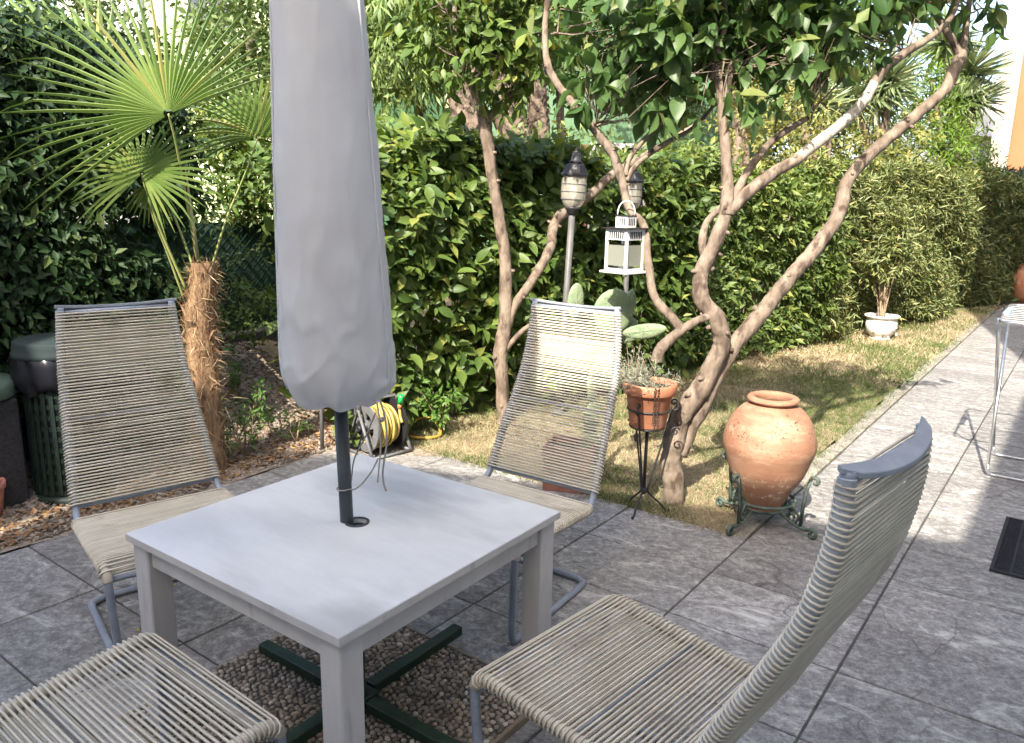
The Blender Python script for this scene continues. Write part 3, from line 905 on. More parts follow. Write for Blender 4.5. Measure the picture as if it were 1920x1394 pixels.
grass("far_green_grass", U[g_ >= .3], V_[g_ >= .3], .035, .09, M['grass'], .008)

# ---- fallen leaves
def litter(name, U, Vv, s0, s1, m, zoff=.006):
    n = len(U)
    x = UX * U - UY * Vv; y = UY * U + UX * Vv
    B = np.stack([x, y, ground_z(U, Vv) + zoff + rng.uniform(0, .015, n)], -1)
    A = unit(np.stack([rng.normal(size=n), rng.normal(size=n), rng.normal(0, .25, n)], -1))
    Nn = np.array([0, 0, 1.0]) + rng.normal(0, .4, (n, 3))
    V, Fc = leaf_arrays(B, A, Nn, rng.uniform(s0, s1, n), .55, LEAF5)
    o = link(name, np_mesh(name, V, Fc, m)); o['kind'] = 'stuff'
n = 2600
litter("fallen_leaves", rng.uniform(.9, 4.2, n), 3.8 + np.abs(rng.normal(0, .42, n)), .015, .045, M['dead_leaf'])
n = 1500
tt = rng.uniform(0, 12, n); dd = rng.normal(-.15, .25, n)
HP0 = np.array([-.4, 5.5]); HE = np.array([.742, .670]); HN = np.array([-.670, .742])
hx = HP0 + tt[:, None] * HE + dd[:, None] * HN
hu, hv = UV(hx[:, 0], hx[:, 1])
litter("hedge_litter", hu, hv, .02, .05, M['dead_leaf'])
n = 26
PUV = np.stack([rng.uniform(.6, 3.4, n), rng.uniform(.6, 3.6, n)], -1)
PUV[:5] = [UV(*gz(330, 1100)[:2]), UV(*gz(258, 1180)[:2]), UV(*gz(500, 1222)[:2]), UV(*gz(270, 1120)[:2]), UV(*gz(640, 905)[:2])]
lf = np_mesh("yellow_leaf", LEAF5[0] * np.array([.55, 1, 1]), LEAF5[1], M['yellow_leaf'])
for i, (u, v) in enumerate(PUV[:5]):
    p = G(u, v, .004)
    LL = ['under the front left leg of the lounge chair','by the floor rail of the shaded lounge chair','at the end of the left green parasol base arm','inside the floor loop of the shaded chair','on the paving behind the table','on the open grey paving','near the joint of two paving tiles','among the paving tiles behind the chairs','between two lounge chairs']
    o = link("fallen_leaf", lf, None, Matrix.Translation(p) @ Matrix.Rotation(rng.uniform(0, 6.28), 4, 'Z') @ Matrix.Diagonal((.025, .025, .025, 1)))
    tag(o, "small dry yellow leaf fallen " + LL[i], "leaf", "yellow leaves fallen on the paving")
# ================================================================== BUILDINGS
# the house round the terrace: its shadow lies over the patio
HM = empty("house", (-2, -5, 0), 0, "plastered house standing over the terrace with its shade on the patio", "house")
def hp(poly, z0, z1, nm, m):
    b = MB(); b.prism([(x + 2, y + 5) for x, y in poly], z0, z1); return b.build(nm, m, HM)
hp([(-4.33, -1.28), (.55, -2.93), (-1.7, -9.3), (-6.6, -7.7)], 0, 6.35, "wall", M['house_wall'])
hp([(-9.5, .80), (-4.45, .80), (-4.45, -1.3), (-6.7, -7.6), (-9.5, -7.6)], 0, 6.0, "added_wing_wall", M['house_wall'])  # unseen wing, added to keep the creeper side in shade
a0, a1, a2, a3 = G(-1.25, -.92), G(13, -.92), G(13, -6), G(-1.25, -6)
hp([tuple(a0[:2]), tuple(a3[:2]), tuple(a2[:2]), tuple(a1[:2])], 0, 4.9, "side_wall", M['house_wall'])
a0, a1, a2, a3 = G(5.4, -.62), G(26, -.62), G(26, -5.9), G(5.4, -5.9)
hp([tuple(a0[:2]), tuple(a3[:2]), tuple(a2[:2]), tuple(a1[:2])], 0, 13.0, "added_shade_wall", M['house_wall'])  # unseen tall block, added to throw shade on the far hedge


def window(parent, c, w, h, yaw, frame, pane, shut=None):
    """recessed window with frame, panes and optional louvred shutters; c in parent space"""
    R = Matrix.Rotation(yaw, 3, 'Z')
    b = MB(); t = .07
    for dx, dz, sx, sz in ((0, h / 2, w + t, t), (0, -h / 2, w + t, t), (-w / 2, 0, t, h - t), (w / 2, 0, t, h - t), (0, 0, t * .8, h - t)):
        b.box(Vector(c) + R @ Vector((dx, -.03, dz)), (sx, .08, sz), R)
    f = b.build("window", frame, parent)
    b = MB(); b.box(Vector(c) + R @ Vector((0, .0, 0)), (w - t, .03, h - t), R); b.build("pane", pane, f)
    if shut:
        for s in (-1, 1):
            b = MB(); cx = s * (w * .75 + t)
            for z in np.arange(-h / 2, h / 2, .09):
                b.box(Vector(c) + R @ Vector((cx, -.05, z)), (w / 2, .03, .055), R)
            b.box(Vector(c) + R @ Vector((cx, -.02, 0)), (w / 2 + .04, .02, h), R)
            b.build("shutter", shut, parent)


def building(name, label, corner, yaw, w, d, h, wallm, roofm=None, hip=1.6):
    e = empty(name, corner, yaw, label, "building")
    b = MB(); b.box((w / 2, d / 2, h / 2), (w, d, h)); b.build("wall", wallm, e)
    if roofm:
        b = MB(); o = .5
        vs = [(-o, -o, h + .01), (w + o, -o, h + .01), (w + o, d + o, h + .01), (-o, d + o, h + .01), (w * .3, d / 2, h + hip), (w * .7, d / 2, h + hip)]
        b.add(vs, [(3, 2, 1, 0), (0, 1, 5, 4), (1, 2, 5), (2, 3, 4, 5), (3, 0, 4)]); b.build("roof", roofm, e)
    return e
# green house beyond the hedge
c0 = at(640, 300, 13.0); c0.z = 0
gb = building("green_house", "green plastered house half hidden behind the garden hedge and palms", c0, .16, 7.4, 6, 5.4, M['wall_green'], M['roof'])
b = MB(); b.box((.95, -.03, 1.9), (1.35, .06, 3.8)); b.build("dark_panel", M['wall_darkgreen'], gb)
b = MB(); b.tube([(1.72, -.08, 0), (1.72, -.08, 5.2)], .05, 8); b.build("downpipe", M['wood_pole'], gb)
window(gb, (4.62, -.03, 1.75), .95, 1.5, 0, M['wall_white'], M['pane'], M['shutter'])
window(gb, (6.15, -.03, 1.75), .6, 1.5, 0, M['wall_white'], M['pane'], M['shutter'])
b = MB()
for zz in (1.2, 1.5, 1.8, 2.1, 2.4): b.box((4.62, -.14, zz), (1.0, .02, .02))
for xx in (4.2, 4.45, 4.7, 4.95): b.box((xx, -.161, 1.8), (.02, .02, 1.4))
b.build("window_grille", M['steel'], gb)
# pale lime house up at the left
c0 = at(120, 100, 17.0); c0.z = 0
lb = building("lime_house", "pale lime plastered house high behind the fan palm", c0, -.1, 5.0, 5, 7.5, M['wall_lime'], None)
b = MB(); b.box((.9, -.06, 4.1), (1.8, .12, 3.6)); b.build("white_bay", M['wall_white'], lb)
window(lb, (3.2, -.03, 5.5), .9, 1.3, 0, M['wall_white'], M['pane'])
# low sunlit wall behind the creeper
c0 = at(-60, 300, 7.6); c0.z = 0
wv = empty("garden_wall", c0, -.05, "pale garden wall glimpsed through the shaded creeper leaves", "wall")
b = MB(); b.box((.9, .1, .95), (1.8, .2, 1.9)); b.build("wall", M['wall_white'], wv)
b = MB(); b.box((.9, .1, 1.93), (1.9, .28, .06)); b.build("coping", M['kerb'], wv)
# orange building at the end of the path
c0 = at(1851, 330, 26.0); c0.z = 0
ob = building("orange_building", "tall orange building with a cream corner at the end of the path", c0, -.62, 9, 8, 13, M['wall_orange'], M['roof'])
b = MB(); b.box((.24, -.05, 6.5), (.52, .12, 13.02)); b.build("corner_strip", M['wall_cream'], ob)
# white house beyond
c0 = at(1812, 330, 40.0); c0.z = 0
wb = building("white_house", "low white house with broad eaves beside the orange building", c0, 0.0, 7, 7, 4.9, M['wall_white'])
b = MB(); b.box((3.2, -.1, 4.98), (8.2, 1.6, .14)); b.box((3.2, 1.5, 5.8), (6.8, 3.4, 1.5)); b.build("roof", M['wall_white'], wb)
window(wb, (1.0, -.03, 3.4), .9, 1.2, 0, M['wall_white'], M['pane'])
# ================================================================== TABLE AND PARASOL
TC = Vector((-0.4684, 2.1753, 0)); TYAW = math.radians(54.32); TA, TB, TZ = 0.910, 0.8936, 0.6457
table = empty("table", TC, TYAW, "square white painted wooden table with a grey parasol pole through its top", "table")
mb = MB()
th = .023
# top with a round hole for the pole
hc = Vector((.004, -.014)); hr = .031; nh = 24
ring_o = []
corn = [(TA / 2, TB / 2), (-TA / 2, TB / 2), (-TA / 2, -TB / 2), (TA / 2, -TB / 2)]
circ = [(hc.x + hr * math.cos(2 * PI * i / nh), hc.y + hr * math.sin(2 * PI * i / nh)) for i in range(nh)]
for i in range(nh):
    a = 2 * PI * i / nh
    d = (math.cos(a), math.sin(a))
    t = min((TA / 2 - abs(0)) / max(abs(d[0]), 1e-6), (TB / 2) / max(abs(d[1]), 1e-6))
    ring_o.append((d[0] * t, d[1] * t))
# put exact corners into the outer ring
for cx, cy in corn:
    a = math.atan2(cy, cx) % (2 * PI)
    k = int(round(a / (2 * PI / nh))) % nh
    ring_o[k] = (cx, cy)
ch = .0022
vs = [(x, y, TZ) for x, y in circ] + [(x * (1 - 2 * ch / TA), y * (1 - 2 * ch / TB), TZ) for x, y in ring_o] + [(x, y, TZ - ch) for x, y in ring_o] + [(x, y, TZ - th) for x, y in ring_o] + [(x, y, TZ - th) for x, y in circ]
fs = []; fm = []
for r in range(5):
    for i in range(nh):
        j = (i + 1) % nh
        a, b2 = r * nh, ((r + 1) % 5) * nh
        fs.append((a + i, b2 + i, b2 + j, a + j)); fm.append(1 if r == 2 else 0)
mb.add(vs, fs); mb.mi = fm
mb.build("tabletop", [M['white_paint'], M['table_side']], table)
LW = .072; ins = .012
for sx in (-1, 1):
    for sy in (-1, 1):
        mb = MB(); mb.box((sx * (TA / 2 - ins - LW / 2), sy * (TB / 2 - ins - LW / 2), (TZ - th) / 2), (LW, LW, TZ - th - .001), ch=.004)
        mb.build("leg", M['table_side'], table)
AH = .066
for sx in (-1, 1):
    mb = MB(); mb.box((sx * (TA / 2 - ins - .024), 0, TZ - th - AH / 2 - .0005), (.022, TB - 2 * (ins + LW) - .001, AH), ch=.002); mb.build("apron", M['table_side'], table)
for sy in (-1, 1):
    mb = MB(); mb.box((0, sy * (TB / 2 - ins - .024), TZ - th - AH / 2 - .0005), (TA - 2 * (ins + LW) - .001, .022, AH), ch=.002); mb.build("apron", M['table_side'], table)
mb = MB(); mb.lathe([(hr - .003, TZ - .02), (hr + .006, TZ + .0005), (hr + .006, TZ + .003), (hr - .003, TZ + .003)], 28, (hc.x, hc.y, 0), capb=False, capt=False)
mb.build("hole_ring", M['pole'], table)

# parasol: cross base, pole, cloth cover, tie string
PB = 0.030
par = empty("parasol", (TC.x - .004, TC.y + .002, PB), 0, "closed parasol in a grey cloth cover with its pole through the white table", "parasol")
LEAN = Vector((-.024, .004, 1.0))
def ax(z):
    return LEAN * (z - PB)
mb = MB(); mb.tube([ax(PB + .02), ax(1.15)], .0198, 18); mb.build("pole", M['pole'], par)
for k, ln in ((0, .50), (1, .47), (2, .50), (3, .47)):
    a = TYAW + k * PI / 2
    mb = MB(); mb.box(Vector((math.cos(a), math.sin(a), 0)) * (ln / 2 + .03) + Vector((0, 0, .022)), (ln - .06, .042, .036), Matrix.Rotation(a, 3, 'Z'), ch=.003)
    mb.build("base_arm", M['green_iron'], par)
mb = MB(); mb.box((0, 0, .02), (.10, .10, .038), Matrix.Rotation(TYAW, 3, 'Z'), ch=.004); mb.lathe([(.036, .038), (.033, .05), (.028, .055), (.028, .26), (.031, .262), (.031, .275)], 20)
mb.build("base_socket", M['green_iron'], par)
# cover
prof = [(.060, 1.04), (.075, 1.022), (.092, 1.016), (.110, 1.022), (.128, 1.038), (.142, 1.065), (.151, 1.10), (.1545, 1.15), (.152, 1.22), (.148, 1.32), (.143, 1.45), (.137, 1.6), (.131, 1.75), (.124, 1.9), (.116, 2.05), (.109, 2.2), (.100, 2.35), (.088, 2.5), (.068, 2.64), (.040, 2.74), (.012, 2.78)]
pr = spline([(r, z, 0) for r, z in prof], 6)
n = 96
vs, fs = [], []
for i, (r, z, _) in enumerate(pr):
    c = ax(z)
    wb_ = math.exp(-((z - 1.02) / .055) ** 2); wl = 1.0
    for j in range(n):
        a = 2 * PI * j / n
        fold = .010 * math.sin(3 * a + .8 * math.sin(z * 2.1)) + .006 * math.sin(5 * a + 2.0 + z)
        scal = wb_ * (.05 * math.sin(8 * a + 1.0 + .9 * math.sin(2 * a)) + .03 * math.sin(15 * a + 2 * math.sin(a)))
        cr = .010 * mnoise.noise(Vector((2.2 * math.cos(a), 2.2 * math.sin(a), z * 3.0))) + .006 * mnoise.noise(Vector((6 * math.cos(a), 6 * math.sin(a), z * 5.5 + 3)))
        # diagonal tension creases
        cr += .0075 * abs(math.sin(a * 2.5 + z * 7.0 + 2 * mnoise.noise(Vector((math.cos(a), math.sin(a), z))))) * (.5 + mnoise.noise(Vector((3 * math.cos(a), 3 * math.sin(a), z * 2 + 9))))
        q1 = mnoise.noise(Vector((1.6 * math.cos(a) + z * 2.2, 1.6 * math.sin(a), z * 2.8 + 5))); q2 = mnoise.noise(Vector((2.2 * math.cos(a) - z * 4, 2.2 * math.sin(a), z * 7.2 + 15)))
        cr += .016 * max(0, 1 - abs(q1) * 9) + .018 * max(0, 1 - abs(q2) * 8) * (1.0 if z < 1.5 else .6)
        low = max(0, 1 - (z - 1.03) / .16); cr += low * .045 * mnoise.noise(Vector((3.2 * math.cos(a), 3.2 * math.sin(a), z * 12)))
        rr = r * (1 + fold * 1.5 + scal + cr * 1.6) + .0
        vs.append(c + Vector((rr * math.cos(a) * 1.02, rr * math.sin(a) * .98, (.006 * wb_ * math.sin(7 * a + 1) if z < 1.04 else 0))))
for i in range(len(pr) - 1):
    for j in range(n):
        fs.append((i * n + j, i * n + (j + 1) % n, (i + 1) * n + (j + 1) % n, (i + 1) * n + j))
mb = MB(); mb.add(vs, fs, True)
cover = mb.build("cover", M['cover'], par)
def on_cover(a, z, off=.0):
    r = float(np.interp(z, pr[5:, 1], pr[5:, 0]))
    fold = .010 * math.sin(3 * a + .8 * math.sin(z * 2.1)) + .006 * math.sin(5 * a + 2.0 + z)
    r = r * (1 + fold * 1.5) + off
    return ax(z) + Vector((r * math.cos(a) * 1.02, r * math.sin(a) * .98, 0))
for a in (math.radians(-18), math.radians(196)):
    mb = MB(); mb.tube([on_cover(a, z, .002) for z in np.linspace(1.06, 2.7, 40)], .0042, 6); mb.build("seam", M['cover_seam'], par)
# tie string: two loose ends and a loop round the pole
def loc(p):
    return Vector(p) - Vector(par.location)
def strand(pts, r=.0024):
    mb = MB(); mb.tube([loc(Vector(p[:3])) for p in spline(pts, 5)], r, 6); return mb.build("tie_string", M['string'], par)
Yp = 2.08
strand([(*at(706, 752, Yp), 0), (*at(712, 790, Yp), 0), (*at(714, 830, Yp), 0), (*at(712, 862, Yp - .01), 0), (*at(708, 905, Yp - .02), 0)])
strand([(*at(712, 750, Yp), 0), (*at(722, 785, Yp), 0), (*at(725, 830, Yp), 0), (*at(718, 880, Yp), 0), (*at(719, 905, Yp), 0), (*at(724, 921, Yp), 0)], .003)
pz = at(651, 915, 2.17).z
lp = [(*at(709, 860, Yp), 0), (*at(696, 885, Yp), 0), (*at(678, 908, Yp + .02), 0), (*at(664, 918, Yp + .055), 0)]
lp += [(*(Vector(par.location) + ax(pz) + Vector((.0235 * math.cos(t), .0235 * math.sin(t), .006 * math.sin(t * .5)))), 0) for t in np.radians([-40, -80, -120, -160, -200, -250, -300])]
lp += [(*at(664, 862, Yp + .12), 0), (*at(685, 820, Yp + .03), 0), (*at(704, 775, Yp), 0)]
strand(lp)
mb = MB(); mb.blob(loc(at(716, 787, Yp)), (.007, .006, .008)); mb.build("string_knot", M['string'], par)

# ================================================================== CHAIRS
# side tube: x forward, z up, half width, from the top of the back to the floor and round
SIDE = [(-.831, 1.148, .2075), (-.830, 1.05, .215), (-.816, .95, .2235), (-.787, .838, .2325), (-.728, .708, .243), (-.663, .58, .254), (-.605, .455, .262), (-.572, .388, .267), (-.53, .362, .271), (-.47, .360, .273),
        (-.30, .371, .278), (-.15, .383, .281), (-.05, .391, .283), (-.012, .385, .284), (.012, .362, .284), (.018, .32, .283), (.012, .18, .276), (.006, .06, .269), (-.006, .026, .267), (-.04, .0145, .266), (-.30, .0145, .262), (-.51, .0145, .256), (-.555, .0145, .243), (-.575, .0145, .205)]
SP = spline(SIDE, 6)
RT = .0138
cd = np.concatenate([[0], np.cumsum(np.linalg.norm(np.diff(SP[:, [0, 1]], axis=0), axis=1))])
def sp_at(s):
    return np.array([np.interp(s, cd, SP[:, k]) for k in range(3)])
def s_of(idx):
    return cd[idx * 6]
def make_chair():
    root = empty("rope_chair", (0, 0, 0))
    pts = [(x, w, z) for x, z, w in SP] + [(x, -w, z) for x, z, w in SP[::-1]]
    mb = MB(); mb.tube(pts, RT, 10); mb.build("frame", M['tube'], root)
    def bar(x, z, hw, r=.011, nm="crossbar"):
        b = MB(); b.tube([(x, -hw, z), (x, hw, z)], r, 8); b.build(nm, M['tube'], root)
    bar(.0, .352, .283); bar(-.585, .412, .262, .0095); bar(-.735, .715, .24, .006); bar(-.30, .366, .276, .007); bar(-.835, 1.128, .205, .008)
    # curved top board
    mb = MB(); nn = 15; hw = .228
    top, bot = [], []
    for k in range(nn):
        t = -1 + 2 * k / (nn - 1); y = t * hw
        bow = .030 * (1 - t * t); e = math.sqrt(max(0, 1 - abs(t) ** 8))
        top.append((-.818 - bow - .001, y)); bot.append((-.818 - bow * 1.25 - .010 - .016 * e, y))
    vs = []
    for zz, ins_ in ((1.150, .0015), (1.152, 0), (1.160, 0), (1.162, .0015)):
        vs += [(x - ins_, y * (1 - ins_ * 3), zz + .45 * (x + .818)) for x, y in top] + [(x + ins_, y * (1 - ins_ * 3), zz + .45 * (x + .818)) for x, y in reversed(bot)]
    m_ = 2 * nn
    fs = [tuple(range(m_ - 1, -1, -1)), tuple(range(3 * m_, 4 * m_))]
    for r in range(3):
        for i in range(m_):
            fs.append((r * m_ + i, r * m_ + (i + 1) % m_, (r + 1) * m_ + (i + 1) % m_, (r + 1) * m_ + i))
    mb.add(vs, fs); mb.build("top_board", M['top_board'], root)
    # ribbed wrapping of cord round the side tubes
    for sg in (-1, 1):
        for s0, s1 in ((.012, s_of(7) - .03), (s_of(7) + .035, s_of(14) + .012)):
            ss = np.arange(s0, s1, .0026)
            P = [sp_at(s) for s in ss]
            mb = MB(); mb.tube([(p[0], sg * p[2], p[1]) for p in P], [RT + (.0040 if (i % 2) else .0018) for i in range(len(P))], 8, cap=True)
            mb.build("tube_wrapping", M['wrap' if s0 < .1 else 'seat_wrap'], root)
    # cords: closed loops over and under both side tubes
    R = RT + .0052; hw0 = .25
    def loop(half):
        p = [(-hw0, 0, R), (hw0, 0, R), (hw0 + R * .75, half * .3, R * .7), (hw0 + R, half * .5, 0), (hw0 + R * .75, half * .7, -R * .7), (hw0, half, -R), (-hw0, half, -R), (-hw0 - R * .75, half * .7, -R * .7), (-hw0 - R, half * .5, 0), (-hw0 - R * .75, half * .3, R * .7)]
        b = MB(); b.tube(p, .0034, 5, closed=True); return b
    me = loop(.0068).mesh("cord", M['cord'])
    def cords(s0, s1, n, nm):
        for i in range(n):
            s = s0 + (s1 - s0) * i / (n - 1)
            p = sp_at(s); q = sp_at(s + .004); d = Vector((q[0] - p[0], 0, q[1] - p[1])).normalized()
            nrm = Vector((0, 1, 0)).cross(d); nrm = -nrm if (nrm.z < 0 if abs(nrm.z) > .5 else nrm.x < 0) else nrm
            X = Vector((0, 1, 0)); sc = p[2] / hw0
            j = random.uniform(-.0012, .0012)
            c = Vector((p[0], 0, p[1])) + d * j
            rz_ = random.uniform(-.0035, .0035)
            X2 = (X + d * rz_).normalized()
            mtx = Matrix(((X2.x * sc, d.x, nrm.x, c.x), (X2.y * sc, d.y, nrm.y, c.y), (X2.z * sc, d.z, nrm.z, c.z), (0, 0, 0, 1)))
            link(nm, me, root, mtx)
    cords(.022, s_of(7) - .035, 62, "back_cord")
    cords(s_of(7) + .045, s_of(13) + .012, 39, "seat_cord")
    return root
chair = make_chair()
CHAIRS = [(-1.094, 2.513, -51.0, "shaded rope lounge chair with its tall back before the dark green litter bin"),
          (-.202, 2.712, -124.7, "rope lounge chair with its back half sunlit standing before the cactus pads"),
          (-.768, 1.774, 51.8, "rope lounge chair of which only the seat shows, in front of the white table"),
          (.125, 2.005, 136.7, "rope lounge chair seen edge on with its curved grey top board over open paving")]
for i, (x, y, a, lab) in enumerate(CHAIRS):
    c = chair if i == 0 else copy_tree(chair)
    c.location = (x, y, 0); c.rotation_euler = (0, 0, math.radians(a))
    tag(c, lab, "chair", "rope chairs round the white table")

# ================================================================== AMPHORA AND STAND
VC = Vector((1.29, 3.72, 0))
vase = empty("amphora", (VC.x, VC.y, .075), 0, "big round weathered terracotta amphora resting in a green iron stand", "amphora")
pv = [(.030, 0), (.072, .002), (.083, .03), (.100, .065), (.132, .12), (.165, .18), (.193, .24), (.213, .30), (.222, .355), (.218, .41), (.203, .455), (.180, .495), (.150, .530), (.122, .552), (.108, .560), (.106, .566), (.112, .571), (.124, .575), (.126, .583), (.122, .592), (.112, .597), (.100, .597), (.090, .590), (.088, .575), (.095, .55), (.14, .51), (.18, .44), (.19, .36)]
sp = spline([(r, z, 0) for r, z in pv], 3)
mb = MB(); mb.lathe([(r * (1 + .012 * math.sin(z * 40)), z) for r, z, _ in sp], 56, capt=False); mb.build("body", M['vase'], vase)
mb = MB(); mb.lathe([(.0005, .40), (.17, .405)], 28, capb=False, capt=False); mb.build("inner_soil", M['soil_pot'], vase)
st = empty("amphora_stand", VC, 0, "green patinated iron stand with scrolled feet holding the amphora", "stand")
def flatbar(pts, name, parent, m, r=.007, n=6, squash=.55):
    b = MB(); b.tube([Vector(p[:3]) for p in pts], r, n, squash=squash); return b.build(name, m, parent)
zr = .140
mb = MB(); mb.tube([(.150 * math.cos(t), .150 * math.sin(t), zr) for t in np.linspace(0, 2 * PI, 40, endpoint=False)], .008, 6, closed=True); mb.build("ring", M['verdigris'], st)
mb = MB(); mb.tube([(.10 * math.cos(t), .10 * math.sin(t), .095) for t in np.linspace(0, 2 * PI, 32, endpoint=False)], .007, 6, closed=True); mb.build("ring", M['verdigris'], st)
def scroll(cx, cz, r, a0, turns, k=14):
    return [(cx + r * (1 - .75 * t) * math.cos(a0 + turns * 2 * PI * t), cz + r * (1 - .75 * t) * math.sin(a0 + turns * 2 * PI * t)) for t in np.linspace(0, 1, k)]
for a in np.radians([218, 315, 38, 128]):
    ca, sa = math.cos(a), math.sin(a)
    def rp(r, z): return (r * ca, r * sa, z)
    up = [rp(.200, .05), rp(.205, .16), rp(.216, .25), rp(.228, .292)] + [rp(r, z) for r, z in scroll(.252, .292, .026, PI, -.9, 10)]
    flatbar(up, "upright", st, M['verdigris'], .0105, 6, .8)
    arm = [rp(.10, .09), rp(.14, .062), rp(.19, .045), rp(.235, .040)] + [rp(r, z) for r, z in scroll(.262, .026, .026, 2.2, -1.1, 12)]
    flatbar([Vector(p[:3]) for p in spline([(*p, 0) for p in arm], 2)], "foot_scroll", st, M['verdigris'], .012, 6, .75)
    s2 = [rp(.150, .155), rp(.165, .12)] + [rp(r, z) for r, z in scroll(.155, .085, .034, .5, -1.1, 12)]
    flatbar(s2, "side_scroll", st, M['verdigris'], .009, 6, .8)

# ================================================================== POT ON TRIPOD STAND
PC = Vector((.700, 3.84, 0))
zb = .475
pot = empty("flower_pot", (PC.x, PC.y, zb), 0, "terracotta flower pot with a grey herb on a tall black iron plant stand", "flower pot")
mb = MB(); mb.lathe([(.02, 0), (.088, 0), (.092, .006), (.116, .170), (.118, .172), (.131, .173), (.136, .180), (.138, .222), (.134, .228), (.122, .228), (.118, .215), (.112, .16), (.10, .12)], 44, capt=False)
mb.build("pot", M['terracotta'], pot)
mb = MB(); mb.lathe([(.0005, .205), (.117, .200)], 24, capb=False, capt=False); mb.build("soil", M['soil_pot'], pot)
ps = empty("plant_stand", PC, 0, "tall black wrought iron tripod plant stand under the terracotta flower pot", "plant stand")
mb = MB(); mb.tube([(.106 * math.cos(t), .106 * math.sin(t), .565) for t in np.linspace(0, 2 * PI, 36, endpoint=False)], .0055, 6, closed=True); mb.build("ring", M['iron'], ps)
mb = MB(); mb.tube([(.085 * math.cos(t), .085 * math.sin(t), zb - .006) for t in np.linspace(0, 2 * PI, 30, endpoint=False)], .005, 6, closed=True); mb.tube([(-.085, 0, zb - .006), (.085, 0, zb - .006)], .005, 5); mb.tube([(0, -.085, zb - .006), (0, .085, zb - .006)], .005, 5); mb.build("ring", M['iron'], ps)
mb = MB(); mb.tube([(0, 0, .10), (0, 0, zb - .01)], .009, 8); mb.blob((0, 0, .12), (.02, .02, .02)); mb.build("column", M['iron'], ps)
for a in np.radians([238, 118, 358]):
    ca, sa = math.cos(a), math.sin(a)
    rod = [(.135, .60), (.150, .585), (.148, .565), (.132, .56), (.118, .545), (.108, .50), (.085, .40), (.05, .26), (.028, .16), (.02, .12), (.05, .085), (.09, .05), (.115, .016), (.125, .008), (.135, .012), (.135, .022)]
    flatbar([Vector(p[:3]) for p in spline([(r * ca, r * sa, z, 0) for r, z in rod], 3)], "leg", ps, M['iron'], .0052, 6, 1.0)
    sc = [Vector((r * ca, r * sa, z)) for r, z in scroll(.142, .445, .026, .4, 1.2, 16)]
    flatbar(sc, "scroll", ps, M['iron'], .0045, 5, 1.0)
    sc = [Vector((r * ca, r * sa, z)) for r, z in scroll(.128, .60, .022, -1.0, 1.1, 14)]
    flatbar(sc, "scroll", ps, M['iron'], .0045, 5, 1.0)
# hanging chain in front of the pot
fr = Vector((-.28, -1, 0)).normalized()
for s in (0, 1):
    b0 = Vector((.139 * math.cos(-1.55 + .22 * s), .139 * math.sin(-1.55 + .22 * s), .70))
    mb = MB()
    for k in range(14):
        c = b0 + Vector((-.012 * s, -.0005 * k + .0, -.014 * k)) * 1.0
        c.x *= (1 - .010 * k); c.y = c.y * (1 - .011 * k) - .006
        u_ = Vector((1, 0, 0)) if k % 2 else Vector((0, 1, 0))
        mb.tube([c + u_ * (.005 * math.cos(t)) + Vector((0, 0, .009 * math.sin(t))) for t in np.linspace(0, 2 * PI, 8, endpoint=False)], .0016, 4, closed=True)
    mb.build("chain", M['iron'], ps)
# grey herb
n = 170
P = np.stack([rng.normal(-.045, .05, n), rng.normal(0, .045, n), np.full(n, .205)], -1)
D = unit(np.stack([rng.normal(-.42, .45, n), rng.normal(-.05, .42, n), rng.uniform(.25, 1.0, n)], -1))
Ls = rng.uniform(.09, .22, n)
mb = MB()
for i in range(0, n, 2):
    p = Vector(P[i]); q = p + Vector(D[i]) * float(Ls[i])
    mb.tube([p, (p + q) / 2 + Vector((0, 0, .008)), q], .0013, 4, cap=False)
mb.build("stems", M['stem'], pot)
B, A, Nn, L = shoots(P, D, Ls, 16, .027, spread=.8)
V, Fc = leaf_arrays(B, A, Nn, L, .15, DIAMOND)
o = link("herb_leaves", np_mesh("herb_leaves", V, Fc, M['lavender']), pot); o['kind'] = 'stuff'
n = 14
P = np.stack([rng.normal(.075, .02, n), rng.normal(0, .03, n), np.full(n, .20)], -1)
D = unit(np.stack([rng.normal(.35, .3, n), rng.normal(0, .3, n), rng.uniform(.6, 1, n)], -1))
B, A, Nn, L = shoots(P, D, rng.uniform(.05, .11, n), 12, .022, spread=.8)
V, Fc = leaf_arrays(B, A, Nn, L, .16, DIAMOND)
o = link("side_shoots", np_mesh("side_shoots", V, Fc, M['lavender']), pot); o['kind'] = 'stuff'

# ================================================================== CACTUS IN PLANTER
CP = at(1072, 800, 4.2)
cac = empty("cactus", (CP.x, CP.y, 0), -.25, "prickly pear cactus with big oval pads in a low red planter", "cactus")
mb = MB()
w_, d_, h_ = .27, .22, .26
mb.box((0, -d_ / 2 + .01, h_ / 2), (w_, .02, h_), ch=.003); mb.box((0, d_ / 2 - .01, h_ / 2), (w_, .02, h_), ch=.003)
mb.box((-w_ / 2 + .01, 0, h_ / 2 - .001), (.02, d_ - .041, h_ - .004)); mb.box((w_ / 2 - .01, 0, h_ / 2 - .001), (.02, d_ - .041, h_ - .004)); mb.box((0, 0, .01), (w_ - .05, d_ - .05, .02))
mb.box((0, -d_ / 2 - .004, h_ - .03), (w_ + .016, .012, .055)); mb.box((0, d_ / 2 + .004, h_ - .03), (w_ + .016, .012, .055))
mb.build("planter", M['planter_red'], cac)
mb = MB(); mb.box((0, 0, h_ - .06), (w_ - .042, d_ - .042, .04)); mb.build("soil", M['soil_pot'], cac)
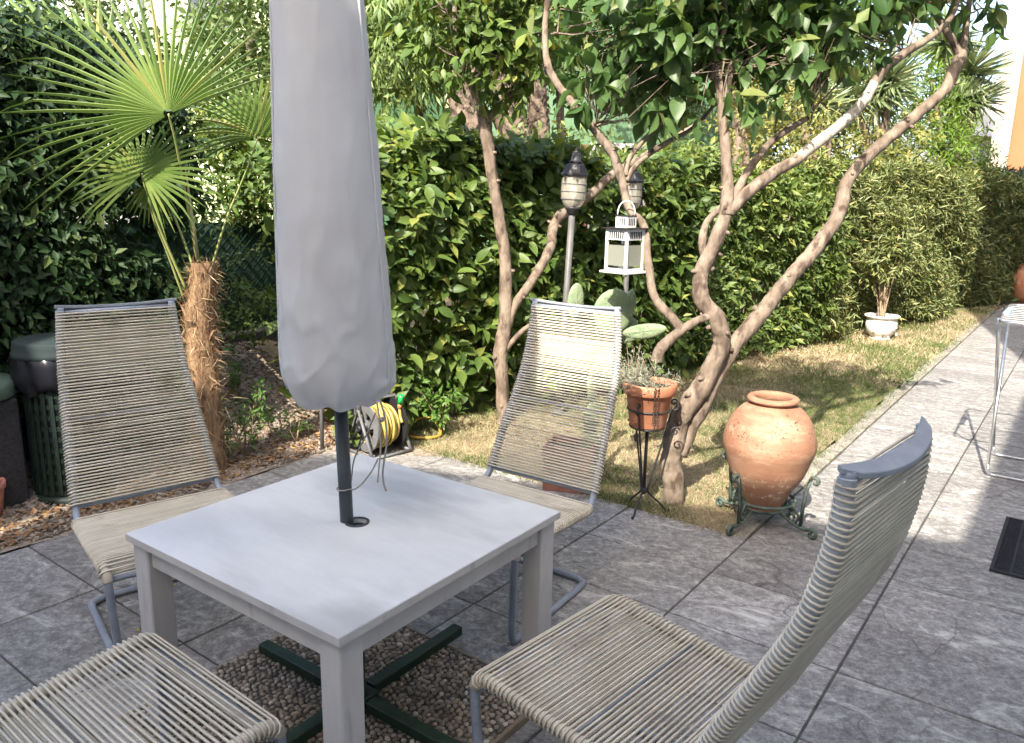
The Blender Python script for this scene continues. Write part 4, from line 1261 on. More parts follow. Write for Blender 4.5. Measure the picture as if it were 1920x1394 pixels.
def pad(px, py, rw, rh, Y, tilt, turn=0.0, th_=.016):
    c = at(px, py, Y); k = (Y * .99) / F_PX
    R = Matrix.Rotation(turn, 3, 'Z') @ Matrix.Rotation(math.radians(tilt), 3, 'Y') @ Matrix.Rotation(PI / 2, 3, 'X')
    b = MB()
    vs, fs = [], []
    nu, nv = 18, 8
    for i in range(nv + 1):
        th = PI * i / nv
        for j in range(nu):
            ph = 2 * PI * j / nu
            yy = math.sin(ph); xx = math.cos(ph)
            tap = 1 - .22 * max(0, -yy)
            vs.append(R @ Vector((rw * k * math.sin(th) ** .7 * xx * tap, rh * k * math.sin(th) ** .7 * yy, th_ * math.cos(th) * (1 + .1 * math.sin(5 * ph)))))
    for i in range(nv):
        for j in range(nu):
            fs.append((i * nu + j, (i + 1) * nu + j, (i + 1) * nu + (j + 1) % nu, i * nu + (j + 1) % nu))
    b.add(vs, fs, True)
    # areoles: tiny tufts set over the pad
    for i in range(46):
        r_ = math.sqrt(random.random()) * .92; ph = random.uniform(0, 2 * PI)
        for sgn in (1, -1):
            p = R @ Vector((rw * k * r_ * math.cos(ph) * (1 - .22 * max(0, -math.sin(ph))), rh * k * r_ * math.sin(ph), sgn * th_ * math.sqrt(max(.02, 1 - r_ ** 2.6))))
            b.blob(p, (.0034, .0034, .0034), None, 4, 3, 1)
    inv = Matrix.Translation(cac.location) @ Matrix.Rotation(-.25, 4, 'Z')
    return b.build("pad", [M['cactus'], M['lavender']], cac, inv.inverted() @ Matrix.Translation(c))
for a_ in [(1079, 566, 17, 36, 4.20, 4, .3), (1149, 588, 40, 48, 4.22, 14, .1), (1181, 574, 17, 32, 4.34, 8, .8), (1170, 618, 30, 30, 4.30, 40, -.2), (1208, 622, 46, 15, 4.05, -12, -.5),
           (1085, 632, 20, 38, 4.30, -6, .9), (1140, 668, 24, 44, 4.26, 10, .7), (1112, 720, 22, 44, 4.26, 6, 1.0), (1108, 790, 20, 40, 4.24, 2, .6), (1106, 842, 22, 34, 4.22, 4, .2)]:
    pad(*a_)
# ================================================================== HOSE REEL
RC = Vector((-.92, 4.70, .175)); axv = Vector((.72, .69, 0)).normalized(); yaw = math.atan2(axv.y, axv.x)
reel = empty("hose_reel", (RC.x, RC.y, 0), yaw, "grey hose reel wound with yellow hose on the gravel behind the table", "hose reel")
def disc_ring(x, r0, r1, t, b, holes=0, hr_=.03, hrad=.09):
    """plate across the local x axis; optional round holes are bordered openings"""
    n = 40
    vs, fs = [], []
    for xx in (x - t / 2, x + t / 2):
        for r in (r0, r1):
            vs += [(xx, r * math.cos(2 * PI * i / n), RC.z + r * math.sin(2 * PI * i / n)) for i in range(n)]
    for i in range(n):
        j = (i + 1) % n
        fs += [(i, n + i, n + j, j), (2 * n + i, 2 * n + j, 3 * n + j, 3 * n + i), (n + i, 3 * n + i, 3 * n + j, n + j), (i, j, 2 * n + j, 2 * n + i)]
    b.add(vs, fs)
b = MB(); disc_ring(0, .105, .158, .012, b); disc_ring(0, .012, .055, .014, b)
for k in range(5):
    a = 2 * PI * k / 5 + .3
    b.box((0, .08 * math.cos(a), RC.z + .08 * math.sin(a)), (.011, .062, .040), Matrix.Rotation(a, 3, 'X'))
b.build("side_disc", M['reel_grey'], reel)
b = MB(); disc_ring(.215, .05, .158, .012, b); b.build("side_disc", M['reel_black'], reel)
b = MB(); b.tube([(-.03, 0, RC.z), (.24, 0, RC.z)], .05, 18); b.build("drum", M['reel_black'], reel)
b = MB()
for layer, r, n in ((0, .075, 9), (1, .098, 8), (2, .120, 8), (3, .138, 5)):
    for k in range(n):
        x = .022 + .0215 * k + (.01 if layer % 2 else 0) + random.uniform(-.004, .004)
        rr = r + random.uniform(-.006, .006)
        tl = random.uniform(-.02, .02)
        b.tube([(x + tl * math.cos(t) * 1.2, rr * math.cos(t), RC.z + rr * math.sin(t)) for t in np.linspace(0, 2 * PI, 30, endpoint=False)], .0095, 8, closed=True)
b.build("hose_coil", M['yellow_hose'], reel)
b = MB()
for x in (-.045, .245):
    b.tube([(x, -.15, .012), (x, -.10, .10), (x, 0, .30), (x, .10, .10), (x, .15, .012)], .011, 8)
    b.tube([(x, -.15, .012), (x, .15, .012)], .010, 8)
b.tube([(-.045, -.15, .012), (.245, -.15, .012)], .010, 8); b.tube([(-.045, .15, .012), (.245, .15, .012)], .010, 8)
b.tube([(-.045, 0, .30), (-.045, .02, .345), (.245, .02, .345), (.245, 0, .30)], .010, 8)
b.build("stand", M['reel_grey'], reel)
b = MB(); b.tube([(-.02, .0, RC.z), (-.055, .0, RC.z)], .020, 12); b.tube([(-.05, 0, RC.z), (-.05, .05, RC.z - .07)], .011, 8); b.tube([(-.05, .05, RC.z - .07), (-.11, .05, RC.z - .07)], .013, 8); b.build("crank", M['reel_black'], reel)
b = MB(); b.tube([(.20, -.10, .315), (.205, -.11, .375)], .017, 12); b.build("connector", M['nozzle_green'], reel)
b = MB(); b.tube([(.198, -.098, .285), (.20, -.10, .315)], .014, 12); b.build("collar", M['nozzle_orange'], reel)
b = MB(); P = spline([(.198, -.098, .285, 0), (.195, -.11, .235, 0), (.19, -.135, .2, 0)], 5); b.tube([p[:3] for p in P], .0095, 8); b.build("hose_end", M['yellow_hose'], reel)
hl = gz(796, 822)
b = MB(); pts = [(.02 + .115 * math.cos(t), .02 + .08 * math.sin(t), .014 + .10 * max(0, math.sin(t)) * (1 if math.sin(t) > 0 else 0)) for t in np.linspace(-2.6, 3.3, 26)]
b.tube([(p[0], p[1], p[2]) for p in pts], .0105, 8)
ho = b.build("garden_hose", M['orange_hose']); ho.location = (hl.x - .03, hl.y + .02, 0)
tag(ho, "amber hose looped on the ground beside the grey hose reel", "hose")

# ---- metal stake near the bank
p = gz(604, 842)
b = MB(); u_, v_ = UV(p.x, p.y); zg = float(ground_z(u_, v_)); b.tube([(0, 0, zg - .05), (.01, 0, zg + .62)], .013, 10); b.tube([(.01, 0, zg + .62), (.01, 0, zg + .632)], .016, 10)
sk = b.build("garden_stake", M['lamp_pole']); sk.location = (p.x, p.y, 0)
tag(sk, "thin grey metal stake in the leaf litter left of the hose reel", "stake")

# ================================================================== LITTER BIN, BOX AND POTS AT THE LEFT EDGE
bc = Vector((-2.37, 3.99, -.035))
bn = empty("litter_bin", bc, .3, "tall dark green perforated litter bin with a black bag and flat lid", "bin")
b = MB()
n = 30
for i in range(n):
    a = 2 * PI * i / n
    b.box((.185 * math.cos(a), .185 * math.sin(a), .38), (.006, .020, .60), Matrix.Rotation(a, 3, 'Z'))
for z in np.linspace(.09, .67, 11):
    b.lathe([(.1835, z - .014), (.1845, z + .014)], 36, capb=False, capt=False)
b.build("lattice_body", M['bin_green'], bn)
b = MB(); b.lathe([(.19, .0), (.205, .004), (.205, .05), (.19, .07), (.178, .072)], 36, capt=False); b.build("base_ring", M['bin_green'], bn)
b = MB(); b.lathe([(.178, .06), (.178, .66)], 28, capb=False, capt=False); b.build("inner_liner", M['bag'], bn)
b = MB(); vs, fs = [], []
n = 60; prof_ = [(.203, .63), (.222, .655), (.226, .70), (.224, .76), (.218, .80), (.205, .815)]
for i, (r, z) in enumerate(prof_):
    for j in range(n):
        a = 2 * PI * j / n
        rr = r + .010 * math.sin(7 * a + z * 9) * (1 - abs(i - 2.5) / 4) + .006 * math.sin(17 * a + i) + (.010 * math.sin(11 * a) if i == 0 else 0)
        vs.append((rr * math.cos(a), rr * math.sin(a), z - (.02 * math.sin(5 * a) if i == 0 else 0)))
for i in range(len(prof_) - 1):
    for j in range(n):
        fs.append((i * n + j, i * n + (j + 1) % n, (i + 1) * n + (j + 1) % n, (i + 1) * n + j))
b.add(vs, fs, True); b.build("bag", M['bag'], bn)
b = MB(); b.lathe([(.215, .80), (.222, .803), (.218, .825), (.214, .83), (.212, .85), (.208, .858), (.207, .876), (.200, .882), (.10, .886), (.002, .887)], 40); b.build("lid", M['bin_lid'], bn)
b = MB(); b.lathe([(.189, .66), (.200, .665), (.200, .70), (.189, .705)], 36, capb=False, capt=False); b.build("rim", M['bin_green'], bn)

p = gz(-25, 893)
bx = empty("storage_box", (-2.72, 3.75, 0), A53, "dark grey woven box with a pale green lid beside the litter bin", "box")
b = MB(); b.box((0, 0, .29), (.34, .34, .57), ch=.012); b.build("body", M['box_grey'], bx)
b = MB(); b.lathe([(.15, .575), (.215, .58), (.222, .59), (.222, .64), (.205, .665), (.12, .675), (.002, .678)], 40); b.build("lid", M['box_lid'], bx)
p = gz(-8, 978)
pp_ = empty("clay_pot", (p.x - .07, p.y + .03, 0), 0, "pinkish clay pot cut by the edge beside the dark cobbles", "flower pot")
b = MB(); b.lathe([(.055, 0), (.075, .003), (.092, .14), (.094, .15), (.102, .152), (.104, .185), (.095, .188), (.088, .18), (.08, .1)], 36, capt=False); b.build("pot", M['pink_pot'], pp_)
b = MB(); b.lathe([(.0005, .17), (.088, .168)], 20, capb=False, capt=False); b.build("soil", M['soil_pot'], pp_)

# ================================================================== DRYING RACK
A_ = Vector((3.31, 5.17, .965)); B_ = Vector((2.76, 4.38, .965)); Wv = Vector((UY, -UX, 0))
rk = empty("drying_rack", (2.95, 4.75, 0), 0, "steel folding clothes drying rack standing open on the pale path", "drying rack")
def rt(pts, r, nm, m=None, n=8):
    b = MB(); b.tube([Vector(p) - Vector(rk.location) for p in pts], r, n); return b.build(nm, m or M['steel'], rk)
LEN = 1.05
rd = (A_ - B_).normalized()
c4 = [B_, A_, A_ + Wv * LEN, B_ + Wv * LEN]
fr_ = []
for i in range(4):
    a, m_, c = c4[i - 1], c4[i], c4[(i + 1) % 4]
    d1 = (a - m_).normalized() * .05; d2 = (c - m_).normalized() * .05
    fr_ += [m_ + d1, m_ + (d1 + d2) * .29, m_ + d2]
b = MB(); b.tube([Vector(p) - Vector(rk.location) for p in fr_], .009, 8, closed=True); b.build("top_frame", M['steel'], rk)
for k in range(1, 10):
    q = B_ + (A_ - B_) * (k / 10)
    rt([q, q + Wv * LEN], .0032, "rail", M['white_metal'], 6)
f1, f2 = Vector((2.89, 4.51, .012)), Vector((3.18, 4.89, .012))
t1, t2 = B_ + (A_ - B_) * .86, B_ + (A_ - B_) * .14
for off in (0.0, LEN):
    o1 = Wv * off
    s = .012 * (1 if off == 0 else -1)
    rt([t1 + o1 + Wv * s, f1 + o1 * (1) + Wv * s + Vector((0, 0, .05))], .0095, "leg")
    rt([t2 + o1 - Wv * s, f2 + o1 * (1) - Wv * s + Vector((0, 0, .05))], .0095, "leg")
for f_, s in ((f1, .012), (f2, -.012)):
    a = f_ + Wv * s; e = f_ + Wv * (LEN - s)
    rt([a + Vector((0, 0, .055)), a + Vector((0, 0, .02)) + Wv * .006, a + Wv * .03, e - Wv * .03, e + Vector((0, 0, .02)) - Wv * .006, e + Vector((0, 0, .055))], .0095, "floor_bar")
b = MB(); pv_ = (t1 + f1) / 2 - Vector(rk.location); b.box(pv_ + Vector((0, 0, .0)), (.03, .03, .04), A53, ch=.004); b.build("hinge", M['reel_grey'], rk)
b = MB(); q = B_ + (A_ - B_) * .55 - Vector(rk.location)
b.box(q + Wv * .012, (.30, .035, .03), A53, ch=.006); b.build("clip", M['blue_peg'], rk)

# ================================================================== DOORMAT
mt = empty("doormat", G(4.26, -.035, 0), A53, "black patterned rubber doormat lying on the paving at the right", "doormat")
b = MB(); b.box((0, 0, .0045), (.76, .45, .007), ch=.002); b.build("base", M['rubber'], mt)
b = MB()
for s in (-1, 1):
    b.box((0, s * .2175, .0105), (.76, .014, .006)); b.box((s * .373, 0, .0105), (.014, .42, .006)); b.box((0, s * .145, .0105), (.73, .010, .005)); 
b.build("rim", M['rubber'], mt)
b = MB()
for i in range(52):
    for j in range(5):
        for s in (-1, 1):
            x = -.358 + i * .014 + (.007 if j % 2 else 0); y = s * (.157 + j * .0115)
            b.box((x, y, .010), (.0105, .0045, .004), random.choice((.7, -.7)))
b.build("border_pattern", M['rubber'], mt)['kind'] = 'stuff'
b = MB()
for i in range(26):
    x = -.35 + i * .028
    for j in range(5):
        y = -.115 + j * .057
        t = np.linspace(-1.2, 1.2, 6)
        sg = 1 if j % 2 else -1
        b.tube([(x + sg * .012 * math.cos(a), y + .026 * math.sin(a), .0095) for a in t], .0035, 5)
b.build("scroll_pattern", M['rubber'], mt)

# ================================================================== GARDEN LAMPS
def make_lamp():
    e = empty("garden_lamp", (0, 0, 0))
    b = MB(); b.tube([(.0, 0, 0), (.0, 0, 1.50)], .027, 16); b.lathe([(.05, 0), (.055, .005), (.05, .03), (.03, .05)], 20); b.build("pole", M['lamp_pole'], e)
    b = MB(); b.lathe([(.034, 1.495), (.045, 1.50), (.052, 1.525), (.066, 1.535), (.066, 1.545), (.03, 1.546)], 24); b.build("collar", M['lamp_black'], e)
    b = MB(); b.lathe([(.058, 1.546), (.080, 1.562), (.102, 1.60), (.106, 1.64), (.107, 1.70), (.104, 1.745), (.098, 1.765)], 32, capb=False, capt=False); b.build("glass_jar", M['lamp_glass'], e)
    b = MB(); b.lathe([(.012, 1.546), (.012, 1.60), (.030, 1.63), (.034, 1.67), (.022, 1.715), (.014, 1.74), (.014, 1.765)], 16); b.build("bulb", M['glaze'], e)
    b = MB()
    for z, r in ((1.60, .1045), (1.652, .1085), (1.705, .1085)):
        b.tube([(r * math.cos(t), r * math.sin(t), z) for t in np.linspace(0, 2 * PI, 32, endpoint=False)], .0028, 5, closed=True)
    b.build("cage_ring", M['lamp_pole'], e)
    b = MB(); b.lathe([(.090, 1.760), (.122, 1.762), (.124, 1.772), (.112, 1.785), (.082, 1.838), (.050, 1.852)], 8, smooth=False, rot=.3); b.build("cap", M['lamp_black'], e)
    b = MB(); b.lathe([(.050, 1.851), (.056, 1.853), (.055, 1.862), (.043, 1.87), (.040, 1.91), (.032, 1.92), (.022, 1.925)], 16); b.lathe([(.034, 1.92), (.034, 1.928), (.012, 1.935), (.012, 1.955), (.002, 1.962)], 12); b.build("finial", M['lamp_black'], e)
    return e
lm = make_lamp()
lm.scale = (.86, .86, 1.0); lp_ = at(1049, 680, 5.7); lm.location = (lp_.x, lp_.y, 0); lm.rotation_euler = (math.radians(-.5), math.radians(2.2), 0)
tag(lm, "garden lamp with a pale ribbed glass jar and black cap on a grey pole", "garden lamp", "garden lamps along the hedge")
l2 = copy_tree(lm); l2.scale = (.9, .9, 1.0); q = at(1183, 340, 6.5); l2.location = (q.x, q.y, -.02); l2.rotation_euler = (0, 0, .7)
tag(l2, "garden lamp half hidden behind the slanting limb above the white lantern", "garden lamp", "garden lamps along the hedge")

# ================================================================== HANGING LANTERN
LT = at(1169, 512, 4.03)
ln = empty("hanging_lantern", LT, math.radians(43), "square white metal lantern with glass sides hanging from a tree limb", "lantern")
s_ = .140; h_ = .212
b = MB(); b.box((0, 0, .006), (.178, .178, .012), ch=.003); b.build("base_plate", M['white_metal'], ln)
for sx in (-1, 1):
    for sy in (-1, 1):
        b = MB(); b.box((sx * (s_ / 2 - .006), sy * (s_ / 2 - .006), .012 + h_ / 2), (.013, .013, h_ - .001)); b.build("corner_post", M['white_metal'], ln)
for k in range(4):
    R = Matrix.Rotation(k * PI / 2, 3, 'Z')
    b = MB(); b.box(R @ Vector((0, s_ / 2 - .004, .019)), (s_ - .028, .006, .013), R); b.build("rail", M['white_metal'], ln)
    b = MB()
    b.box(R @ Vector((0, s_ / 2 - .004, .012 + h_ - .028)), (s_ - .028, .006, .054), R)
    b.build("rail", M['white_metal'], ln)
    b = MB()
    for i in range(7):
        b.box(R @ Vector((-.042 + .014 * i, s_ / 2 + .0003, .012 + h_ - .030)), (.0062, .003, .034), R)
    b.build("vent_slots", M['slot'], ln)
    b = MB(); b.box(R @ Vector((0, s_ / 2 - .007, .012 + .079)), (s_ - .027, .003, .104), R)
    o = b.build("glass_pane", M['dusty_glass'], ln)
b = MB(); b.box((0, 0, .012 + h_ + .003), (.172, .172, .005)); b.build("roof_plate", M['slot'], ln)
b = MB(); b.box((0, 0, .012 + h_ + .034), (.074, .074, .056)); b.build("chimney", M['white_metal'], ln)
b = MB()
for k in range(4):
    R = Matrix.Rotation(k * PI / 2, 3, 'Z')
    for i in range(4):
        b.box(R @ Vector((-.021 + .014 * i, .0375, .012 + h_ + .036)), (.0055, .003, .034), R)
b.build("chimney_slots", M['slot'], ln)
b = MB(); b.box((0, 0, .012 + h_ + .064), (.080, .080, .004)); b.build("chimney_cap", M['slot'], ln)
b = MB(); R = Matrix.Rotation(math.radians(-43), 3, 'Z')
b.tube([R @ Vector((.044 * math.cos(t), 0, .012 + h_ + .066 + .072 * math.sin(t) ** .8 if math.sin(t) > 0 else .012 + h_ + .066)) for t in np.linspace(0, PI, 18)], .0038, 6); b.build("handle", M['white_metal'], ln)
b = MB(); b.lathe([(.026, .013), (.026, .075), (.022, .078), (.002, .078)], 16); b.build("candle", M['glaze'], ln)

# ================================================================== WHITE URN WITH OLEANDER, FAR POT
up_ = gz(1649, 636)
ur = empty("white_urn", (up_.x, up_.y, 0), 0, "white glazed garden urn planted with a leggy oleander on the lawn", "urn")
b = MB(); b.lathe([(.06, 0), (.115, .0), (.12, .02), (.105, .035), (.13, .055), (.168, .11), (.180, .17), (.176, .22), (.165, .245), (.172, .262), (.198, .275), (.203, .287), (.195, .297), (.175, .293), (.16, .27), (.15, .2)], 48, capt=False); b.build("pot", M['glaze'], ur)
b = MB(); b.lathe([(.0005, .265), (.162, .26)], 24, capb=False, capt=False); b.build("soil", M['soil_pot'], ur)
b = MB()
for i in range(9):
    a = PI + .7 + i * .32; z = .11 + .06 * math.sin(i * 1.7)
    b.blob((.178 * math.cos(a), .178 * math.sin(a), z), (.016, .016, .012), None, 6, 4)
b.build("moulded_flowers", M['glaze'], ur)
tips = []
for i in range(9):
    a = random.uniform(0, 2 * PI); sp_ = random.uniform(.05, .30); h = random.uniform(.7, 1.2)
    pts = [(.03 * math.cos(a), .03 * math.sin(a), .25), (.4 * sp_ * math.cos(a), .4 * sp_ * math.sin(a), .25 + h * .45), (sp_ * math.cos(a), sp_ * math.sin(a), .25 + h)]
    b = MB(); b.tube([p[:3] for p in spline([(*p, 0) for p in pts], 5)], [.014 - .0008 * k for k in range(11)], 7); b.build("stem", M['stem'], ur)
    for t in np.linspace(.35, 1, 7):
        tips.append((np.array(pts[1]) * (1 - t) + np.array(pts[2]) * t, np.array([math.cos(a) * .4, math.sin(a) * .4, .8])))
P = np.repeat(np.array([t[0] for t in tips]), 4, 0) + np.array(ur.location); P += rng.normal(0, .05, P.shape)
D = unit(np.repeat(np.array([t[1] for t in tips]), 4, 0) + rng.normal(0, .55, P.shape))
B, A, Nn, L = shoots(P, D, rng.uniform(.12, .22, len(P)), 9, .13, spread=.75)
foliage(ur, B, A, Nn, L, .2, LEAF5, M['hedge_narrow'], 0, "leaves")
q = at(1912, 540, 13.4)
fp = empty("storage_jar", (q.x + .12, q.y, 0), 0, "round brick red jar in the shade at the far end of the path", "jar")
b = MB(); b.lathe([(.12, 0), (.16, .003), (.25, .12), (.31, .28), (.30, .42), (.24, .54), (.18, .60), (.19, .64), (.20, .66), (.16, .66), (.15, .58)], 40, capt=False); b.build("body", M['terracotta'], fp)
b = MB(); b.lathe([(.0005, .55), (.20, .55)], 20, capb=False, capt=False); b.build("soil", M['soil_pot'], fp)
# ================================================================== FENCE BEHIND THE BANK
def GB(u, v, z=0):
    return G(u, v, float(ground_z(u, v)) + z)
fn = empty("mesh_fence", G(1.5, 5.35, 0), A53, "green wire mesh fence with green screening cloth behind the fan palm", "fence")
fu0, fu1 = -3.2, 3.1
b = MB(); b.box(((fu0 + fu1) / 2, .02, .52 + .44), (fu1 - fu0, .006, .84)); b.build("screen_cloth", M['screen'], fn)
for x in np.linspace(fu0, fu1, 5):
    b = MB(); b.tube([(x, -.01, .45), (x, -.01, 1.5)], .022, 8); b.blob((x, -.01, 1.5), (.026, .026, .02)); b.build("post", M['wire'], fn)
b = MB()
for z in (.54, 1.0, 1.45):
    b.tube([(fu0, -.02, z), (fu1, -.02, z)], .003, 4)
s_ = .075; zt, zb_ = 1.45, .54; H_ = zt - zb_
for x in np.arange(fu0 - H_, fu1, s_):
    for sg in (1, -1):
        xa, xb = (x, x + H_); za, zb2 = (zb_, zt) if sg > 0 else (zt, zb_)
        t0 = max(0, (fu0 - xa) / H_); t1 = min(1, (fu1 - xa) / H_)
        if t1 > t0:
            b.tube([(xa + H_ * t0, -.012 - .004 * sg, za + (zb2 - za) * t0), (xa + H_ * t1, -.012 - .004 * sg, za + (zb2 - za) * t1)], .0016, 3, cap=False)
o = b.build("wire_mesh", M['wire'], fn); o['kind'] = 'stuff'
b = MB(); b.box(((fu0 + fu1) / 2, .0, .45), (fu1 - fu0, .10, .14), ch=.006); b.build("curb", M['joint'], fn)

# ================================================================== FAN PALM
pb = at(395, 878, 4.37); pt_ = at(383, 500, 4.33)
palm = empty("fan_palm", (pb.x, pb.y, 0), 0, "fan palm with a shaggy fibrous trunk and wide green fans beside the parasol", "palm")
PO = Vector(palm.location)
tr = [(*(at(393, 880, 4.37) - PO), .088), (*(at(388, 800, 4.37) - PO), .084), (*(at(382, 700, 4.36) - PO), .080), (*(at(374, 600, 4.35) - PO), .074), (*(at(380, 540, 4.34) - PO), .070), (*(at(383, 492, 4.33) - PO), .066)]
tr[0] = (tr[0][0], tr[0][1], -.03, .094)
ts = spline(tr, 8)
vs, fs = [], []
nn = 36
for i, (x, y, z, r) in enumerate(ts):
    for j in range(nn):
        a = 2 * PI * j / nn
        k = r * (1 + .10 * mnoise.noise(Vector((2 * math.cos(a), 2 * math.sin(a), z * 11))) + .06 * abs(math.sin(z * 34 + 3 * math.sin(a * 3))))
        vs.append((x + k * math.cos(a), y + k * math.sin(a), z))
for i in range(len(ts) - 1):
    for j in range(nn):
        fs.append((i * nn + j, i * nn + (j + 1) % nn, (i + 1) * nn + (j + 1) % nn, (i + 1) * nn + j))
mb = MB(); mb.add(vs, fs, True); mb.build("trunk", M['trunk_fibre'], palm)
def on_trunk(z, a, k=1.0):
    x = np.interp(z, ts[:, 2], ts[:, 0]); y = np.interp(z, ts[:, 2], ts[:, 1]); r = np.interp(z, ts[:, 2], ts[:, 3]) * k
    return np.stack([x + r * np.cos(a), y + r * np.sin(a), z], -1)
n = 4200
zz = rng.uniform(.02, 1.22, n); aa = rng.uniform(0, 2 * PI, n)
B = on_trunk(zz, aa, .98)
A = unit(np.stack([np.cos(aa) * .10 + rng.normal(0, .38, n), np.sin(aa) * .10 + rng.normal(0, .38, n), rng.normal(-.15, .8, n)], -1))
Nn = np.stack([np.cos(aa), np.sin(aa), np.zeros(n)], -1) + rng.normal(0, .3, (n, 3))
L = rng.uniform(.03, .10, n) * np.where(rng.random(n) < .08, 1.8, 1)
V, Fc = leaf_arrays(B, A, Nn, L, rng.uniform(.015, .055, n), DIAMOND)
o = link("fibres", np_mesh("fibres", V, Fc, M['fibre']), palm); o['kind'] = 'stuff'
for i in range(26):
    z = .25 + .95 * (i / 26) ** .8; a = i * 2.4
    c = Vector(on_trunk(np.array(z), np.array(a), .98))
    R = Matrix.Rotation(a, 3, 'Z') @ Matrix.Rotation(random.uniform(.15, .5), 3, 'Y')
    b = MB(); w = random.uniform(.018, .032); h = random.uniform(.03, .07)
    b.add([R @ Vector(p) for p in [(0, -w, -.02), (0, w, -.02), (.012, w * .6, h), (.012, -w * .6, h), (-.014, -w, -.02), (-.014, w, -.02), (.003, w * .6, h), (.003, -w * .6, h)]], [(0, 1, 2, 3), (5, 4, 7, 6), (1, 5, 6, 2), (4, 0, 3, 7), (3, 2, 6, 7)])
    b.build("leaf_stub", M['trunk_fibre'], palm, Matrix.Translation(c))
def fan(hub, cdir, nrm, span, rad, nseg, fuse=.45, droop=.25, pleat=.010, lenf=None, name="frond", tipbend=0.0, wseg=None):
    """a fan leaf: nseg folded segments round the hub, joined to `fuse`, tips free"""
    hub = Vector(hub); c = Vector(cdir).normalized(); nn_ = Vector(nrm); nn_ = (nn_ - c * nn_.dot(c)).normalized(); s = nn_.cross(c)
    mb = MB(); dphi = math.radians(span) / nseg
    for k in range(nseg):
        ph = -math.radians(span) / 2 + (k + .5) * dphi
        d = c * math.cos(ph) + s * math.sin(ph)
        e = -c * math.sin(ph) + s * math.cos(ph)
        ln_ = rad * (1 - .16 * (abs(ph) / (math.radians(span) / 2)) ** 2) * random.uniform(.93, 1.05)
        if lenf: ln_ *= lenf(ph)
        dr = droop * random.uniform(.6, 1.4)
        ts_ = (0.03, .2, fuse, .6, .75, .88, 1.0)
        vs, fs = [], []
        wmax = math.tan(dphi / 2) * fuse * ln_ * .98
        kink = random.random() < .25
        for i, t in enumerate(ts_):
            w = math.tan(dphi / 2) * t * ln_ * .98 if t <= fuse else wmax * (1 - ((t - fuse) / (1 - fuse)) ** 1.3) + .0012
            w = max(w, .0012)
            fold = pleat * min(1, t / fuse) * (1 if t <= fuse else 1 - .6 * (t - fuse) / (1 - fuse)) + w * .35
            g = Vector((0, 0, -1)) * (dr * ln_ * max(0, t - fuse * .6) ** 2 * 1.2)
            if kink and t > .8: g += Vector((0, 0, -1)) * (t - .8) * ln_ * .5
            p = hub + d * (t * ln_) + g - nn_ * (.12 * ln_ * t * t * tipbend)
            vs += [p - e * w + nn_ * 0, p + nn_ * fold, p + e * w]
        for i in range(len(ts_) - 1):
            fs += [(3 * i, 3 * i + 1, 3 * i + 4, 3 * i + 3), (3 * i + 1, 3 * i + 2, 3 * i + 5, 3 * i + 4)]
        mb.add([v - PO for v in vs], fs, False)
    return mb.build(name, M['palm'], palm)
def petiole(pts, r0, r1, m='petiole'):
    sp_ = spline([(*p, 0) for p in pts], 6); n_ = len(sp_)
    mb = MB(); mb.tube([Vector(p[:3]) - PO for p in sp_], [r0 + (r1 - r0) * i / (n_ - 1) for i in range(n_)], 6, squash=.6); return mb.build("petiole", M[m], palm)
toc = Vector((0, -1, .25))
h1 = at(316, 214, 4.05); fan(h1, Vector((-.50, .12, .72)), toc + Vector((.1, -.1, .3)), 196, .86, 36, .28, .10, .012)
petiole([at(372, 500, 4.33), at(345, 350, 4.22), at(330, 270, 4.12), h1], .012, .007)
h4 = at(190, 205, 4.45); fan(h4, Vector((-.78, .1, .60)), toc + Vector((.2, .1, .5)), 104, 1.0, 20, .50, .12, .016)
petiole([at(366, 510, 4.36), at(300, 350, 4.45), h4], .012, .007)
h3 = at(484, 256, 4.42); fan(h3, Vector((-.10, .1, .9)), toc + Vector((-.15, 0, .35)), 200, .48, 28, .36, .28, .012)
petiole([at(398, 498, 4.33), at(425, 410, 4.36), at(460, 325, 4.4), h3], .011, .006)
h2 = at(266, 326, 4.12); fan(h2, Vector((.05, .3, .5)), Vector((.05, -.42, .95)), 300, .42, 36, .34, .2, .010)
petiole([at(350, 545, 4.28), at(300, 430, 4.2), at(272, 350, 4.14), h2], .012, .007)
h5 = at(282, 340, 4.2); fan(h5, Vector((-.1, .1, -.9)), toc, 110, .22, 14, .45, .1, .008)
petiole([at(345, 560, 4.3), at(312, 470, 4.26), at(285, 400, 4.2), h5], .010, .006)
mb = MB(); q0, q1 = at(372, 495, 4.30) - PO, at(347, 312, 4.25) - PO
mb.tube([q0, q0.lerp(q1, .5), q0.lerp(q1, .92), q1], [.017, .014, .008, .002], 8, squash=.55); mb.build("spear_leaf", M['spear'], palm)

